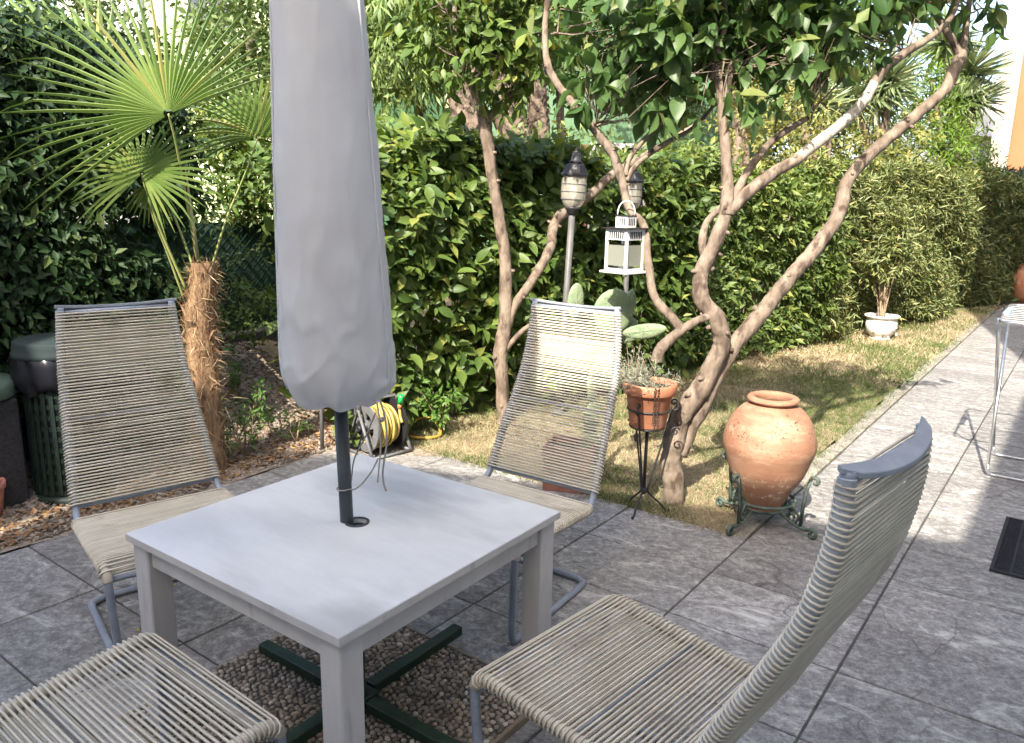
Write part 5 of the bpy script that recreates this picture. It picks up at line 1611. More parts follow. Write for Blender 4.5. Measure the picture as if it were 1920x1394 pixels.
# ================================================================== TREES OVER THE PATIO
def limb(parent, rows, name="limb", m='bark', n=16, per=11, knots=0):
    O = Vector(parent.location)
    P = [(*(at(px, py, Y) - O), r) for px, py, Y, r in rows]
    sp_ = spline(P, per)
    pts, rad = [], []
    for i, p in enumerate(sp_):
        q = Vector(p[:3]); w = O + q
        pts.append(q + Vector((mnoise.noise(w * 7), mnoise.noise(w * 7 + Vector((9, 0, 0))), 0)) * p[3] * .22)
        rad.append(p[3] * (1 + .10 * mnoise.noise(w * 16) + .05 * mnoise.noise(w * 40)))
    mb = MB(); mb.tube(pts, rad, n)
    for i_, p_ in enumerate(pts):          # furrows, swellings and scars pushed into the surface
        for j_ in range(n):
            v_ = Vector(mb.v[i_ * n + j_]); d_ = v_ - p_; w_ = (O + v_)
            f_ = .085 * mnoise.noise(Vector((w_.x * 26, w_.y * 26, w_.z * 9))) + .09 * mnoise.noise(w_ * 60) - .14 * max(0, mnoise.noise(w_ * 17 + Vector((4, 4, 4))) - .35)
            mb.v[i_ * n + j_] = tuple(p_ + d_ * (1 + f_))
    for k in range(knots):
        i = random.randrange(2, len(pts) - 2)
        d = Vector((random.uniform(-1, 1), random.uniform(-1, .1), random.uniform(-.4, 1))).normalized()
        T = (pts[i + 1] - pts[i]).normalized(); d = (d - T * d.dot(T)).normalized()
        ln_ = rad[i] * random.uniform(1.15, 1.7)
        mb.tube([pts[i] + d * rad[i] * .5, pts[i] + d * ln_], [rad[i] * .42, rad[i] * .22], 7)
    return mb.build(name, M[m], parent), sp_
def spots(items):
    return [(np.array(at(px, py, Y)), r) for px, py, Y, r in items]
def crown_leaves(parent, clusters, dens, nl, leaf, wr, tpl, material, n_ind=0, slen=(.08, .2), up=.5, name="foliage", hang=0.0, outw=1.0, squash=1.0):
    P, D = [], []
    for c, r in clusters:
        k = max(3, int(dens * r ** 2.4))
        d = unit(rng.normal(size=(k, 3)))
        rr = r * rng.uniform(.15, 1.0, (k, 1)) ** .6 * (1 + .25 * rng.normal(size=(k, 1)) * .5)
        P.append(c + d * rr * np.array([1, 1, squash])); D.append(unit(d * outw + np.array([0, 0, .25 - hang]) + rng.normal(0, .45, (k, 3))))
    P = np.concatenate(P); D = np.concatenate(D)
    B, A, Nn, L = shoots(P, D, rng.uniform(*slen, len(P)), nl, leaf, up)
    if hang: A = unit(A + np.array([0, 0, -hang]))
    return foliage(parent, B, A, Nn, L, wr, tpl, material, n_ind, name)
def twigs(parent, starts, clusters, r=.006, name="twigs", per=6):
    """thin branches from limb ends into the leaf clusters"""
    O = Vector(parent.location); mb = MB()
    S_ = [Vector(s) for s in starts]
    for c, rad in clusters:
        c = Vector(c); s = min(S_, key=lambda q: (q - c).length)
        for k in range(per):
            e = c + Vector(rng.normal(0, rad * .5, 3)); m = s.lerp(e, .5) + Vector(rng.normal(0, .05, 3))
            a0 = s.lerp(e, random.uniform(0, .4)) + Vector(rng.normal(0, .01, 3))
            mb.tube([p - O for p in (a0, m, e)], [r, r * .7, r * .3], 5, cap=False)
    return mb.build(name, M['bark'], parent)
b0 = at(1262, 940, 4.0)
tb = empty("twisted_tree", (b0.x, b0.y, 0), 0, "bare limbed twisting tree with one peeled pale bough, rising beside the amphora", "tree")
limb(tb, [(1262, 950, 4.0, 0.0616), (1262, 900, 4.0, 0.0581), (1260, 850, 4.0, 0.0563), (1272, 795, 4.0, 0.0581), (1300, 745, 4.0, 0.0546), (1332, 695, 4.0, 0.0493), (1352, 645, 4.0, 0.0458), (1346, 600, 4.0, 0.0440), (1316, 562, 4.02, 0.0422), (1316, 512, 4.02, 0.0396), (1342, 455, 4.02, 0.0387), (1362, 400, 4.02, 0.0352)], "trunk", n=16, knots=9)
limb(tb, [(1362, 405, 4.02, .040), (1364, 345, 4.05, .030), (1358, 260, 4.06, .026), (1352, 200, 4.08, .022), (1345, 110, 4.1, .018), (1360, 40, 4.1, .014), (1350, -60, 4.1, .01)], knots=3)
limb(tb, [(1358, 405, 4.02, .036), (1400, 362, 4.05, .033), (1450, 325, 4.08, .031), (1500, 296, 4.1, .029)], knots=4)
limb(tb, [(1496, 298, 4.1, .0295), (1545, 258, 4.12, .028), (1590, 222, 4.15, .027), (1622, 188, 4.18, .027), (1640, 155, 4.2, .024)], "peeled_bough", 'bare_wood', knots=1)
limb(tb, [(1637, 160, 4.2, .0245), (1660, 128, 4.2, .023), (1700, 98, 4.22, .021), (1755, 62, 4.25, .017), (1790, 20, 4.3, .012), (1810, -60, 4.3, .01)])
limb(tb, [(1272, 850, 4.02, .050), (1305, 778, 4.04, .050), (1345, 700, 4.06, .046), (1382, 642, 4.08, .043), (1430, 583, 4.1, .041), (1485, 517, 4.14, .039), (1540, 452, 4.2, .038), (1574, 400, 4.24, .037), (1588, 340, 4.28, .034), (1640, 282, 4.3, .032), (1712, 222, 4.34, .030), (1768, 172, 4.36, .030), (1790, 128, 4.38, .032), (1806, 92, 4.4, .026)], knots=10)
limb(tb, [(1800, 105, 4.39, .022), (1778, 62, 4.4, .019), (1752, 22, 4.4, .017), (1730, -25, 4.4, .014)])
limb(tb, [(1803, 100, 4.4, .022), (1811, 55, 4.42, .017), (1818, 0, 4.44, .014), (1825, -60, 4.44, .01)])
limb(tb, [(1335, 508, 4.03, .018), (1318, 470, 4.06, .020), (1322, 425, 4.08, .019), (1345, 395, 4.06, .018), (1364, 385, 4.04, .018)])
limb(tb, [(1368, 385, 4.02, .022), (1400, 325, 4.1, .020), (1440, 272, 4.16, .019), (1475, 245, 4.2, .018), (1515, 222, 4.24, .013)], knots=2)
limb(tb, [(1345, 588, 4.0, .020), (1305, 603, 3.98, .022), (1268, 628, 3.96, .026), (1240, 655, 3.94, .030), (1232, 678, 3.94, .030)], knots=2)
limb(tb, [(1278, 618, 3.97, .026), (1262, 598, 3.98, .025), (1228, 560, 4.0, .023), (1217, 505, 4.02, .022), (1212, 450, 4.04, .021), (1203, 418, 4.06, .021), (1180, 392, 4.09, .020), (1166, 340, 4.14, .022), (1150, 290, 4.16, .024), (1110, 238, 4.2, .022), (1062, 180, 4.24, .020), (1030, 130, 4.28, .019), (1022, 70, 4.3, .017), (1028, -20, 4.3, .014)], knots=4)
limb(tb, [(1335, 150, 4.1, .014), (1338, 95, 4.12, .018), (1345, 60, 4.14, .016), (1335, 20, 4.15, .013), (1320, -40, 4.15, .01)])
limb(tb, [(1356, 215, 4.08, .016), (1372, 130, 4.1, .014), (1395, 60, 4.14, .012), (1410, -20, 4.2, .009)])
limb(tb, [(1172, 330, 4.16, .013), (1185, 290, 4.2, .014), (1240, 228, 4.28, .013), (1297, 160, 4.34, .010), (1320, 110, 4.36, .008)])
limb(tb, [(1174, 340, 4.16, .013), (1195, 308, 4.2, .014), (1245, 270, 4.3, .013), (1300, 240, 4.4, .011), (1345, 190, 4.45, .009)])
cl_b = spots([(1110, 120, 4.15, .17), (1165, 118, 4.1, .17), (1210, 150, 4.05, .15), (1262, 128, 4.1, .18), (1150, 50, 4.2, .22), (1220, 55, 4.15, .24), (1295, 45, 4.2, .24), (1325, 175, 4.0, .11), (1372, 150, 4.1, .15),
              (1330, 105, 4.2, .18), (1400, 75, 4.15, .22), (1455, 95, 4.2, .17), (1500, 60, 4.25, .2), (1500, 70, 4.05, .10), (1535, 105, 3.98, .07), (1495, 125, 3.98, .06), (1560, 75, 4.02, .07), (1560, 30, 4.3, .2), (1620, 75, 4.3, .13), (1480, 10, 4.2, .25), (1650, 0, 4.4, .12),
              (1760, -5, 4.4, .08), (1850, 15, 4.45, .07), (1232, 205, 4.2, .12), (1180, 205, 4.3, .12), (1290, 195, 4.2, .11), (1275, 20, 4.4, .26), (1410, 20, 4.4, .25), (1350, -20, 4.3, .3)])
top_b = [(np.array(c), r) for c, r in [((.75, 4.0, 2.78), .36), ((1.1, 4.2, 2.95), .42), ((1.55, 4.1, 2.88), .42), ((1.95, 4.3, 2.92), .38), ((2.35, 4.3, 3.0), .26), ((1.3, 4.7, 2.95), .4), ((1.9, 4.8, 2.9), .35), ((2.7, 4.3, 3.02), .2), ((.45, 4.3, 2.85), .34)]]
O_ = tb
crown_leaves(tb, cl_b, 640, 8, .114, .57, LEAF8, M['tree_leaf'], 285, (.08, .2), .5, "leaves", hang=.35)
crown_leaves(tb, top_b, 420, 8, .13, .56, LEAF5, M['tree_leaf'], 0, (.1, .25), .5, "top_leaves", hang=.3)
twigs(tb, [at(1345, 110, 4.1), at(1022, 70, 4.3), at(1338, 60, 4.14), at(1515, 222, 4.24), at(1700, 98, 4.22), at(1300, 160, 4.34), at(1300, 240, 4.4), at(1818, 20, 4.44), at(1372, 130, 4.1), at(1110, 238, 4.2), at(1410, -20, 4.2)], cl_b, .005)

a0 = at(944, 792, 5.45)
ta = empty("slender_tree", (a0.x, a0.y, 0), 0, "slender tree with a thin straight trunk before the broad leaved hedge", "tree")
limb(ta, [(944, 797, 5.45, .050), (942, 720, 5.45, .048), (940, 655, 5.45, .050), (949, 560, 5.45, .045), (946, 480, 5.45, .042), (934, 400, 5.45, .040), (922, 320, 5.45, .040), (912, 255, 5.45, .044), (905, 210, 5.45, .050)], "trunk", n=14, knots=7)
limb(ta, [(906, 215, 5.45, .040), (890, 170, 5.42, .032), (868, 120, 5.4, .026), (855, 60, 5.38, .02), (850, -30, 5.36, .015)])
limb(ta, [(912, 225, 5.45, .036), (950, 190, 5.44, .030), (976, 150, 5.42, .027), (980, 95, 5.4, .024), (1000, 30, 5.4, .02), (1010, -60, 5.4, .016)])
limb(ta, [(945, 630, 5.45, .030), (962, 580, 5.46, .032), (1000, 522, 5.5, .033), (1030, 468, 5.65, .034), (1042, 415, 5.82, .037), (1075, 390, 5.95, .036), (1112, 362, 6.0, .034), (1145, 330, 6.0, .031), (1195, 300, 6.02, .025), (1250, 268, 6.05, .021), (1320, 225, 6.1, .017)], knots=5)
limb(ta, [(950, 655, 5.45, .018), (972, 628, 5.44, .018), (998, 608, 5.42, .016), (1020, 600, 5.4, .012)])
cl_a = spots([(865, 45, 5.35, .30), (905, 110, 5.3, .22), (960, 60, 5.3, .28), (1000, 120, 5.3, .2), (845, 105, 5.25, .14), (945, 165, 5.3, .13), (1020, 35, 5.4, .25), (800, 20, 5.5, .22), (835, 110, 5.35, .13), (1060, 30, 5.5, .16), (930, 5, 5.4, .3), (1090, -10, 5.5, .2)])
top_a = [(np.array(c), r) for c, r in [((-.5, 5.4, 3.05), .4), ((.0, 5.3, 3.15), .45), ((.45, 5.5, 3.1), .42)]]
crown_leaves(ta, cl_a, 800, 8, .11, .5, LEAF8, M['hedge_broad'], 200, (.08, .2), .5, "leaves", hang=.3)
crown_leaves(ta, top_a, 400, 8, .09, .5, LEAF5, M['hedge_broad'], 0, (.1, .25), .5, "top_leaves", hang=.3)
twigs(ta, [at(868, 120, 5.4), at(980, 95, 5.4), at(855, 40, 5.38), at(1000, 30, 5.4), at(1145, 330, 5.64)], cl_a, .006)

# ================================================================== HEDGES
def hpt(t, d, z):
    xy = HP0 + np.asarray(t)[:, None] * HE + np.asarray(d)[:, None] * HN
    return np.concatenate([xy, np.asarray(z)[:, None]], 1)
def hedge(name, label, t0, t1, h, thick, n, nl, leaf, wr, tpl, m, n_ind, seed, slen=(.08, .18), topm=None, z0=.05, core=True, htf=None):
    c = hpt([(t0 + t1) / 2], [thick / 2], [0])[0]
    e = empty(name, c, 0, label, "hedge")
    t = rng.uniform(t0, t1, n); H = h * (1 + .05 * np.sin(t * 2.1 + seed) + .035 * np.sin(t * 5.3 + 2 * seed))
    if htf is not None: H = H * htf(t)
    w = rng.random(n)
    front = w < .68
    z = np.where(front, z0 + (H - z0) * rng.random(n) ** .9, H - np.abs(rng.exponential(.06, n)))
    bul = .10 * np.sin(t * 1.6 + seed) + .08 * np.sin(z * 3.1 + t * 2.3 + seed) - .05
    d = np.where(front, bul + rng.exponential(.075, n), rng.uniform(-.02, thick, n)) - .06 * rng.random(n)
    d = d + .18 * np.clip((z - H * .8) / (H * .2), 0, 1) ** 2 * front
    P = hpt(t, d, z)
    k = fbm(P, 2.4, seed, 2) > -.52          # leave dark gaps between the clumps
    P, front = P[k], front[k]; z = z[k]; n = len(P)
    out = np.array([-HN[0], -HN[1], 0])
    D = unit(np.where(front[:, None], out * .8 + np.array([0, 0, .35]), np.array([0, 0, 1.0]) + out * .25) + rng.normal(0, .5, (n, 3)))
    B, A, Nn, L = shoots(P, D, rng.uniform(*slen, n), nl, leaf, .5, out)
    foliage(e, B, A, Nn, L, wr, tpl, m, n_ind, "foliage")
    if topm is not None:
        q = rng.random(n) < .13
        q &= (z > h * .80)
        P2 = P[q] + np.array([0, 0, .03]); D2 = unit(np.array([0, 0, 1.0]) + out * .3 + rng.normal(0, .4, (q.sum(), 3)))
        B, A, Nn, L = shoots(P2, D2, rng.uniform(.1, .2, q.sum()), nl, leaf * .75, .3, out)
        foliage(e, B, A, Nn, L, wr, tpl, topm, 0, "young_shoots")
    # woody stems inside
    mb = MB(); O = Vector(c)
    for i in range(int((t1 - t0) * 9)):
        tt_ = random.uniform(t0, t1); p = Vector(hpt([tt_], [random.uniform(.18, .5)], [-.02])[0]) - O
        q = Vector(hpt([tt_ + random.uniform(-.3, .3)], [random.uniform(0, .4)], [h * random.uniform(.6, .95)])[0]) - O
        mb.tube([p, p.lerp(q, .5) + Vector((random.uniform(-.08, .08), random.uniform(-.08, .08), 0)), q], [.014, .010, .004], 5, cap=False)
    o = mb.build("stems", M['stem'], e); o['kind'] = 'stuff'
    # deep, coarse inner leaves that close the hedge
    n2 = int((t1 - t0) * 330)
    t = rng.uniform(t0, t1, n2); H = h * (1 + .05 * np.sin(t * 2.1 + seed)) * (1 if htf is None else htf(t)); z = rng.uniform(.0, 1, n2) * H * .95; d = rng.uniform(.22, thick, n2)
    P = hpt(t, d, z)
    A = unit(rng.normal(size=(n2, 3))); Nn = out + rng.normal(0, .6, (n2, 3))
    V, Fc = leaf_arrays(P - np.array(c), A, Nn, rng.uniform(.12, .2, n2), .6, LEAF5)
    o = link("inner_leaves", np_mesh("inner_leaves", V, Fc, m), e); o['kind'] = 'stuff'
    return e
hedge("broad_hedge", "broad leaved green hedge with yellow tipped top right of the parasol", -1.0, 2.55, 1.86, .9, 1900, 8, .135, .50, LEAF8, M['hedge_broad'], 290, 1.0, topm=M['hedge_top'])
hedge("mixed_hedge", "darker mixed hedge behind the garden lamps and the white lantern", 2.35, 5.3, 1.84, .9, 2500, 8, .108, .42, LEAF5, M['hedge_mid'], 220, 2.3, topm=M['hedge_top'])
hedge("oleander_hedge", "tall grey green narrow leaved hedge behind the white urn along the lawn", 5.1, 12.0, 1.95, 1.0, 6600, 9, .128, .2, LEAF5, M['hedge_narrow'], 200, 4.1, topm=M['hedge_top'])
hedge("shaded_hedge", "dark shaded hedge at the far end of the path", 12.0, 18.5, 2.05, 1.2, 4200, 9, .11, .3, DIAMOND, M['hedge_shaded'], 0, 5.7)

# creeper hedge at the left: dense hanging leaves over the fence, with gaps
e = empty("creeper_hedge", G(1.9, 4.75, 0), 0, "shaded creeper hedge hanging over the fence at the left behind the litter bin", "hedge")
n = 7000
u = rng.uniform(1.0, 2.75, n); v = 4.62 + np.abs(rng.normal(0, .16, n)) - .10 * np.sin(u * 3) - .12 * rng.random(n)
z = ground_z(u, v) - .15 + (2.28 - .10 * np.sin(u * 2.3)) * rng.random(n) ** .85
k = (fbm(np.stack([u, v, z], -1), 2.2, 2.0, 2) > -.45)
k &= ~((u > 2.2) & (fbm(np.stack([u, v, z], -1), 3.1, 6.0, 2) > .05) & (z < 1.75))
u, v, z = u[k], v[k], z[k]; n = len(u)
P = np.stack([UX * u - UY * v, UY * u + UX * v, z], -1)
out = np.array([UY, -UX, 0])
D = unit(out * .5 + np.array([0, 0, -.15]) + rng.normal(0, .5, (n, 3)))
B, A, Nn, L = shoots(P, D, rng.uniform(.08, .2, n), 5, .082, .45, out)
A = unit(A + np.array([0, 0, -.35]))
foliage(e, B, A, Nn, L, .46, LEAF5, M['ivy_shaded'], 220, "foliage")
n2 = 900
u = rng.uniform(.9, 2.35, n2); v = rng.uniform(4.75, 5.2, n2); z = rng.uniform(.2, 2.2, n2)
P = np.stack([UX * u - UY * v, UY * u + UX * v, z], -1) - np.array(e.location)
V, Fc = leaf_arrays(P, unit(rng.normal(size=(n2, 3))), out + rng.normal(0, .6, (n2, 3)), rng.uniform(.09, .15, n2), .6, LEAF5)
o = link("inner_leaves", np_mesh("inner_leaves", V, Fc, M['ivy_shaded']), e); o['kind'] = 'stuff'
mb = MB(); O = Vector(e.location)
for i in range(26):
    uu = random.uniform(1.0, 2.6); p = GB(uu, 4.9) - O; q = Vector(G(uu + random.uniform(-.5, .5), 4.7, random.uniform(1.2, 2.2))) - O
    mb.tube([p, p.lerp(q, .5) + Vector((random.uniform(-.1, .1), random.uniform(-.1, .1), 0)), q], [.010, .008, .004], 5, cap=False)
o = mb.build("stems", M['stem'], e); o['kind'] = 'stuff'

# seedlings on the bank
def seedling(px, py, Y, h, ns, nl, leaf, label, spread=.5, m='shrub'):
    p = at(px, py, Y); u, v = UV(p.x, p.y); zg = float(ground_z(u, v))
    e = empty("seedling", (p.x, p.y, zg), 0, label, "seedling", "leafy seedlings on the gravel bank")
    PP, DD = [], []
    for i in range(ns):
        a = random.uniform(0, 2 * PI); hh = h * random.uniform(.55, 1.05); sp_ = spread * hh * random.uniform(.2, 1)
        q = Vector((sp_ * math.cos(a), sp_ * math.sin(a), hh)); m_ = q * .5 + Vector((random.uniform(-.03, .03), random.uniform(-.03, .03), 0))
        b = MB(); b.tube([(0, 0, -.02), m_, q], [.005, .004, .002], 5, cap=False); b.build("stem", M['stem'], e)
        for t in np.linspace(.45, 1, 5):
            PP.append(np.array(q * t) + np.array(e.location) + rng.normal(0, .02, 3)); DD.append(np.array([math.cos(a) * .5, math.sin(a) * .5, .7]) + rng.normal(0, .4, 3))
    B, A, Nn, L = shoots(np.array(PP), unit(np.array(DD)), rng.uniform(.04, .10, len(PP)), nl, leaf)
    foliage(e, B, A, Nn, L, .45, LEAF5, M[m], 0, "leaves")
seedling(455, 800, 4.62, .30, 8, 6, .042, "bushy seedling close to the palm trunk, low on the bank")
seedling(428, 830, 4.5, .22, 7, 6, .036, "smallest seedling touching the right foot of the palm trunk", .6)
seedling(470, 700, 5.1, .26, 5, 5, .045, "taller seedling under the green fence above the bank")
seedling(515, 745, 4.95, .22, 3, 4, .045, "thin seedling with pale leaves beside the parasol cover", .4)
seedling(430, 660, 5.2, .30, 7, 6, .042, "seedling half behind the upper palm trunk by the fence")
seedling(555, 790, 4.95, .16, 4, 5, .045, "little bright seedling just under the parasol cover", .5)
seedling(830, 800, 5.15, .34, 8, 7, .065, "broad leaved seedling beside the hose at the foot of the hedge", .6)

# ================================================================== NEIGHBOURING GARDEN
def bush(name, label, cat, base, clusters, dens, nl, leaf, wr, tpl, m, slen=(.1, .3), hang=0.0, trunk=None, group=None, squash=1.0, up=.5):
    e = empty(name, (base[0], base[1], 0), 0, label, cat, group)
    O = Vector(e.location)
    if trunk:
        for rows in trunk:
            limb(e, rows, "trunk", n=10)
    crown_leaves(e, clusters, dens, nl, leaf, wr, tpl, M[m], 0, slen, up, "crown", hang=hang, squash=squash)
    return e
q = at(770, 300, 9.2)
bush("feathery_tree", "bright feathery leaved tree hanging over the hedge right of the parasol top", "tree", q, spots([(720, 40, 9.0, .7), (790, 60, 9.0, .6), (700, 100, 8.9, .42), (760, 110, 8.9, .34), (830, 20, 9.2, .6), (690, -40, 9.2, .8), (850, 110, 9.1, .22), (660, 60, 9.1, .5)]), 620, 10, .16, .20, DIAMOND, 'feather', (.2, .45), hang=.8, trunk=[[(800, 330, 9.3, .07), (790, 210, 9.3, .05), (740, 150, 9.2, .035), (700, 60, 9.2, .02)]])
q = at(455, 300, 8.0)
bush("leafy_tree", "bright green leafy tree behind the right hand fans of the palm", "tree", q, spots([(470, 60, 7.6, .42), (430, 130, 7.5, .35), (500, 130, 7.5, .36), (400, 200, 7.3, .30), (480, 20, 8.2, .6), (410, 20, 8.6, .3), (520, 200, 7.2, .3), (450, 250, 7.0, .28), (350, 170, 7.9, .28), (300, 190, 7.8, .25), (250, 130, 8.2, .3), (360, 110, 8.4, .26), (420, 70, 8.4, .3)]), 900, 9, .10, .42, DIAMOND, 'bg_green', (.15, .3), trunk=[[(470, 420, 7.6, .06), (460, 250, 7.6, .05), (470, 60, 7.7, .03)]])
q = at(60, 300, 7.6)
bush("left_tree", "sunlit loose tree above the creeper hedge at the left edge", "tree", q, spots([(30, 60, 7.2, .5), (110, 40, 7.4, .5), (170, 110, 7.2, .4), (20, 160, 6.6, .35), (100, 170, 6.6, .35), (-40, 110, 7, .5), (190, 30, 7.6, .35), (60, -30, 7.6, .6)]), 560, 9, .10, .4, DIAMOND, 'bg_green', (.15, .35))
q = at(1010, 300, 10.2)
bush("dark_tree", "dark green tree in front of the green house behind the palms", "tree", q, spots([(1000, 60, 10, .7), (1080, 30, 10, .8), (1060, 100, 10.2, .4), (930, 20, 10.4, .7), (960, 90, 10.3, .4), (1140, 60, 10.4, .6), (1180, 110, 10.3, .3)]), 420, 9, .13, .35, DIAMOND, 'bg_dark', (.2, .4), trunk=[[(1060, 330, 10.2, .06), (1050, 200, 10.2, .05), (1060, 60, 10.2, .03)]])
q = at(1330, 300, 12.0)
bush("back_tree", "tall green tree seen through the twisted tree's leaves", "tree", q, spots([(1240, 60, 12, .9), (1330, 30, 12, .9), (1420, 40, 12, .9), (1290, 140, 12.2, .5), (1420, 130, 12, .45), (1500, 60, 12.4, .8), (1460, 160, 12, .35), (1600, 40, 12.6, .55), (1680, 30, 13, .45)]), 330, 9, .14, .4, DIAMOND, 'bg_green', (.2, .45), trunk=[[(1385, 330, 12, .09), (1380, 180, 12, .07), (1370, 40, 12, .04)]])
q = at(1450, 300, 9.6)
bush("yellow_shrub", "yellowing shrub rising over the hedge between the two big boughs", "shrub", q, spots([(1400, 230, 9.5, .34), (1450, 200, 9.6, .36), (1500, 250, 9.7, .34), (1420, 285, 9.4, .3), (1560, 270, 9.9, .3), (1620, 260, 10.2, .28), (1470, 275, 9.5, .3), (1540, 220, 10, .22), (1390, 180, 9.6, .22)]), 640, 8, .085, .45, DIAMOND, 'bg_yellow', (.12, .28), trunk=[[(1550, 330, 10, .05), (1552, 240, 10, .04)], [(1400, 330, 9.6, .05), (1395, 210, 9.6, .03)]])
q = at(1690, 300, 12.5)
bush("golden_shrub", "second yellowing shrub under the right hand bough, nearer the conifer", "shrub", q, spots([(1690, 270, 12, .34), (1720, 240, 12.2, .28), (1660, 290, 11.8, .3), (1610, 300, 11.6, .25)]), 560, 8, .09, .45, DIAMOND, 'bg_yellow', (.12, .28))
q = at(1770, 330, 13.5)
bush("conifer", "bright green conifer behind the oleander hedge near the orange building", "conifer", q, spots([(1760, 300, 13.2, .5), (1800, 290, 13.5, .42), (1740, 250, 13.4, .35), (1770, 220, 13.5, .32), (1720, 180, 13.4, .28), (1745, 150, 13.5, .25), (1715, 140, 13.4, .24), (1830, 310, 13.8, .26), (1690, 150, 13.4, .2), (1790, 250, 13.5, .26)]), 900, 10, .13, .22, DIAMOND, 'conifer', (.2, .4), trunk=[[(1770, 340, 13.5, .07), (1762, 240, 13.5, .05), (1745, 150, 13.5, .03)]])
q = at(1130, 310, 8.0)
bush("low_shrub", "green shrub behind the hedge under the leaning palm trunk", "shrub", q, spots([(1010, 285, 7.6, .22), (1080, 275, 7.8, .22), (1130, 280, 8, .22), (960, 270, 7.3, .16), (1230, 285, 8.4, .24), (1310, 285, 8.8, .22)]), 800, 8, .08, .42, DIAMOND, 'hedge_mid', (.1, .25))
q = at(720, 200, 7.2)
bush("low_bush", "small green bush on the hedge top beside the parasol", "shrub", q, spots([(720, 200, 6.9, .20), (700, 170, 7.0, .2), (750, 215, 6.8, .12)]), 900, 8, .07, .42, DIAMOND, 'hedge_mid', (.1, .2))

# date palm trunks beyond the hedge
for i, (rows, lab) in enumerate([([(884, 330, 8.6, .16), (880, 250, 8.6, .17), (874, 190, 8.6, .16), (872, 120, 8.6, .15), (876, 20, 8.6, .15), (880, -150, 8.6, .15)], "stout upright palm trunk with rough bark behind the slender tree"),
                                 ([(990, 330, 9.0, .19), (968, 260, 9.0, .18), (945, 190, 9.0, .16), (925, 110, 9.0, .15), (915, -80, 9.0, .15)], "leaning grey palm trunk to the right of the upright one"),
                                 ([(1012, 330, 9.5, .12), (1010, 240, 9.5, .12), (1006, 160, 9.5, .11), (1006, 20, 9.5, .11), (1004, -120, 9.5, .11)], "thin ochre palm trunk in front of the green house")]):
    p = at(rows[0][0], rows[0][1], rows[0][2])
    e = empty("palm_trunk", (p.x, p.y, 0), 0, lab, "palm", "palm trunks beyond the hedge")
    o, sp_ = limb(e, rows, "trunk", 'palm_trunk', n=20, per=10)
    # cut leaf bases in rings
    n = 420
    k = rng.integers(0, len(sp_) - 1, n); f = rng.random(n)
    C = sp_[k] * (1 - f[:, None]) + sp_[k + 1] * f[:, None]; aa = rng.uniform(0, 2 * PI, n)
    R_ = np.stack([np.cos(aa), np.sin(aa), np.zeros(n)], -1)
    B = C[:, :3] + R_ * C[:, 3:4] * .95
    V, Fc = leaf_arrays(B, unit(R_ * .5 + np.array([0, 0, .8])), R_, rng.uniform(.05, .10, n), .8, LEAF5)
    o = link("leaf_bases", np_mesh("leaf_bases", V, Fc, M['palm_trunk']), e); o['kind'] = 'stuff'
    b = MB()
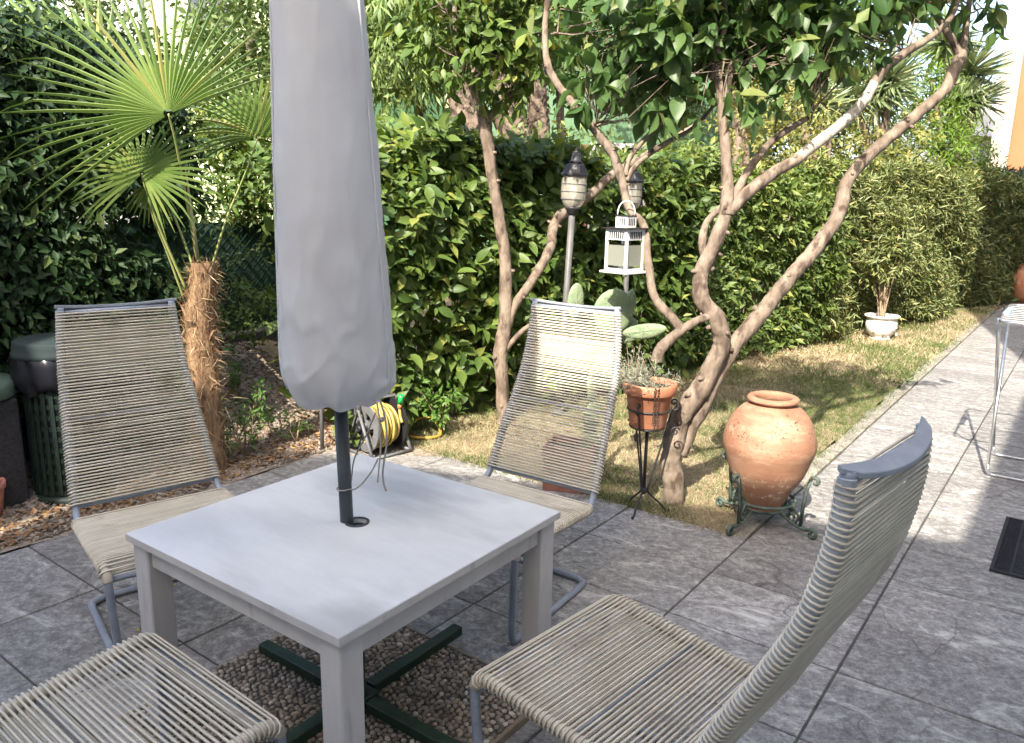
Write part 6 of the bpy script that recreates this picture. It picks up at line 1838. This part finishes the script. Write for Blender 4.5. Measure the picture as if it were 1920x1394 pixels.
# long stalk to the ground for each trunk
# yuccas
def yucca(px, py, Y, heads, label, h0=330):
    p = at(px, h0, Y)
    e = empty("yucca", (p.x, p.y, 0), 0, label, "yucca", "spiky yuccas beyond the hedge")
    O = np.array(e.location)
    for (hx_, hy_, r) in heads:
        limb(e, [(px, h0, Y, .07), ((px + hx_) / 2, (h0 + hy_) / 2, Y, .06), (hx_, hy_, Y, .05)], "trunk", n=10)
        c = np.array(at(hx_, hy_, Y)) - O
        n = 190
        A = unit(rng.normal(size=(n, 3)) * np.array([1, 1, .9]) + np.array([0, 0, .12]))
        L = r * rng.uniform(.75, 1.1, n)
        tpl = (np.array([[-.3, 0, 0], [.3, 0, 0], [-.5, .35, .04], [.5, .35, .04], [-.3, .75, .0], [.3, .75, .0], [0, 1, -.06]]), [np.array([[0, 1, 3, 2], [2, 3, 5, 4]]), np.array([[4, 5, 6]])])
        V, Fc = leaf_arrays(c + A * .03, A, rng.normal(size=(n, 3)) + np.array([0, 0, 1]), L, .075, tpl)
        o = link("leaf_head", np_mesh("leaf_head", V, Fc, M['yucca']), e); o['kind'] = 'stuff'
yucca(1650, 180, 12.6, [(1640, 175, .66), (1668, 150, .6), (1600, 185, .55)], "yucca with three spiky heads crossed by the peeled bough")
yucca(1800, 140, 14.5, [(1815, 140, .75), (1790, 190, .6), (1770, 80, .7), (1830, 190, .55)], "tall yucca standing against the sky next to the orange building")
yucca(1520, 180, 11.5, [(1500, 170, .5), (1545, 200, .45)], "smaller yucca half hidden behind the twisted tree")
yucca(1668, 300, 12.4, [(1672, 292, .35)], "lowest yucca tuft just above the clipped hedge")

# leafy tangle in front of the green fence, between the palm and the parasol
q = G(2.95, 5.0)
bush("bank_shrub", "tangled green shrub covering the wire fence between palm trunk and parasol", "shrub", q, spots([(440, 590, 5.5, .12), (490, 600, 5.5, .12), (465, 560, 5.55, .11), (505, 560, 5.55, .11), (430, 540, 5.5, .09), (500, 470, 5.55, .08), (420, 430, 5.5, .08), (480, 625, 5.5, .09), (455, 480, 5.55, .06), (415, 600, 5.4, .09)]), 4200, 6, .06, .42, DIAMOND, 'hedge_mid', (.05, .14), squash=.8)

q = at(1520, 300, 15.0)
bush("distant_trees", "row of distant green trees closing the gap behind the yellowing shrubs", "trees", q, spots([(1380, 200, 15, .7), (1460, 240, 15, .7), (1540, 180, 15, .75), (1620, 250, 15.5, .7), (1560, 290, 15, .6), (1400, 290, 15, .6), (1690, 230, 16, .5), (1480, 140, 15.5, .6)]), 300, 9, .17, .4, DIAMOND, 'bg_green', (.2, .5))

q = at(470, 420, 6.3)
bush("bright_shrub", "sunlit yellow green shrub showing above the wire fence beside the parasol", "shrub", q, spots([(440, 300, 6.3, .20), (490, 290, 6.4, .22), (460, 360, 6.2, .18), (505, 370, 6.3, .18), (420, 380, 6.2, .14), (480, 400, 6.2, .14), (430, 250, 6.5, .2), (500, 230, 6.5, .22), (370, 390, 6.3, .16)]), 3600, 7, .085, .45, LEAF5, 'hedge_broad', (.08, .2))
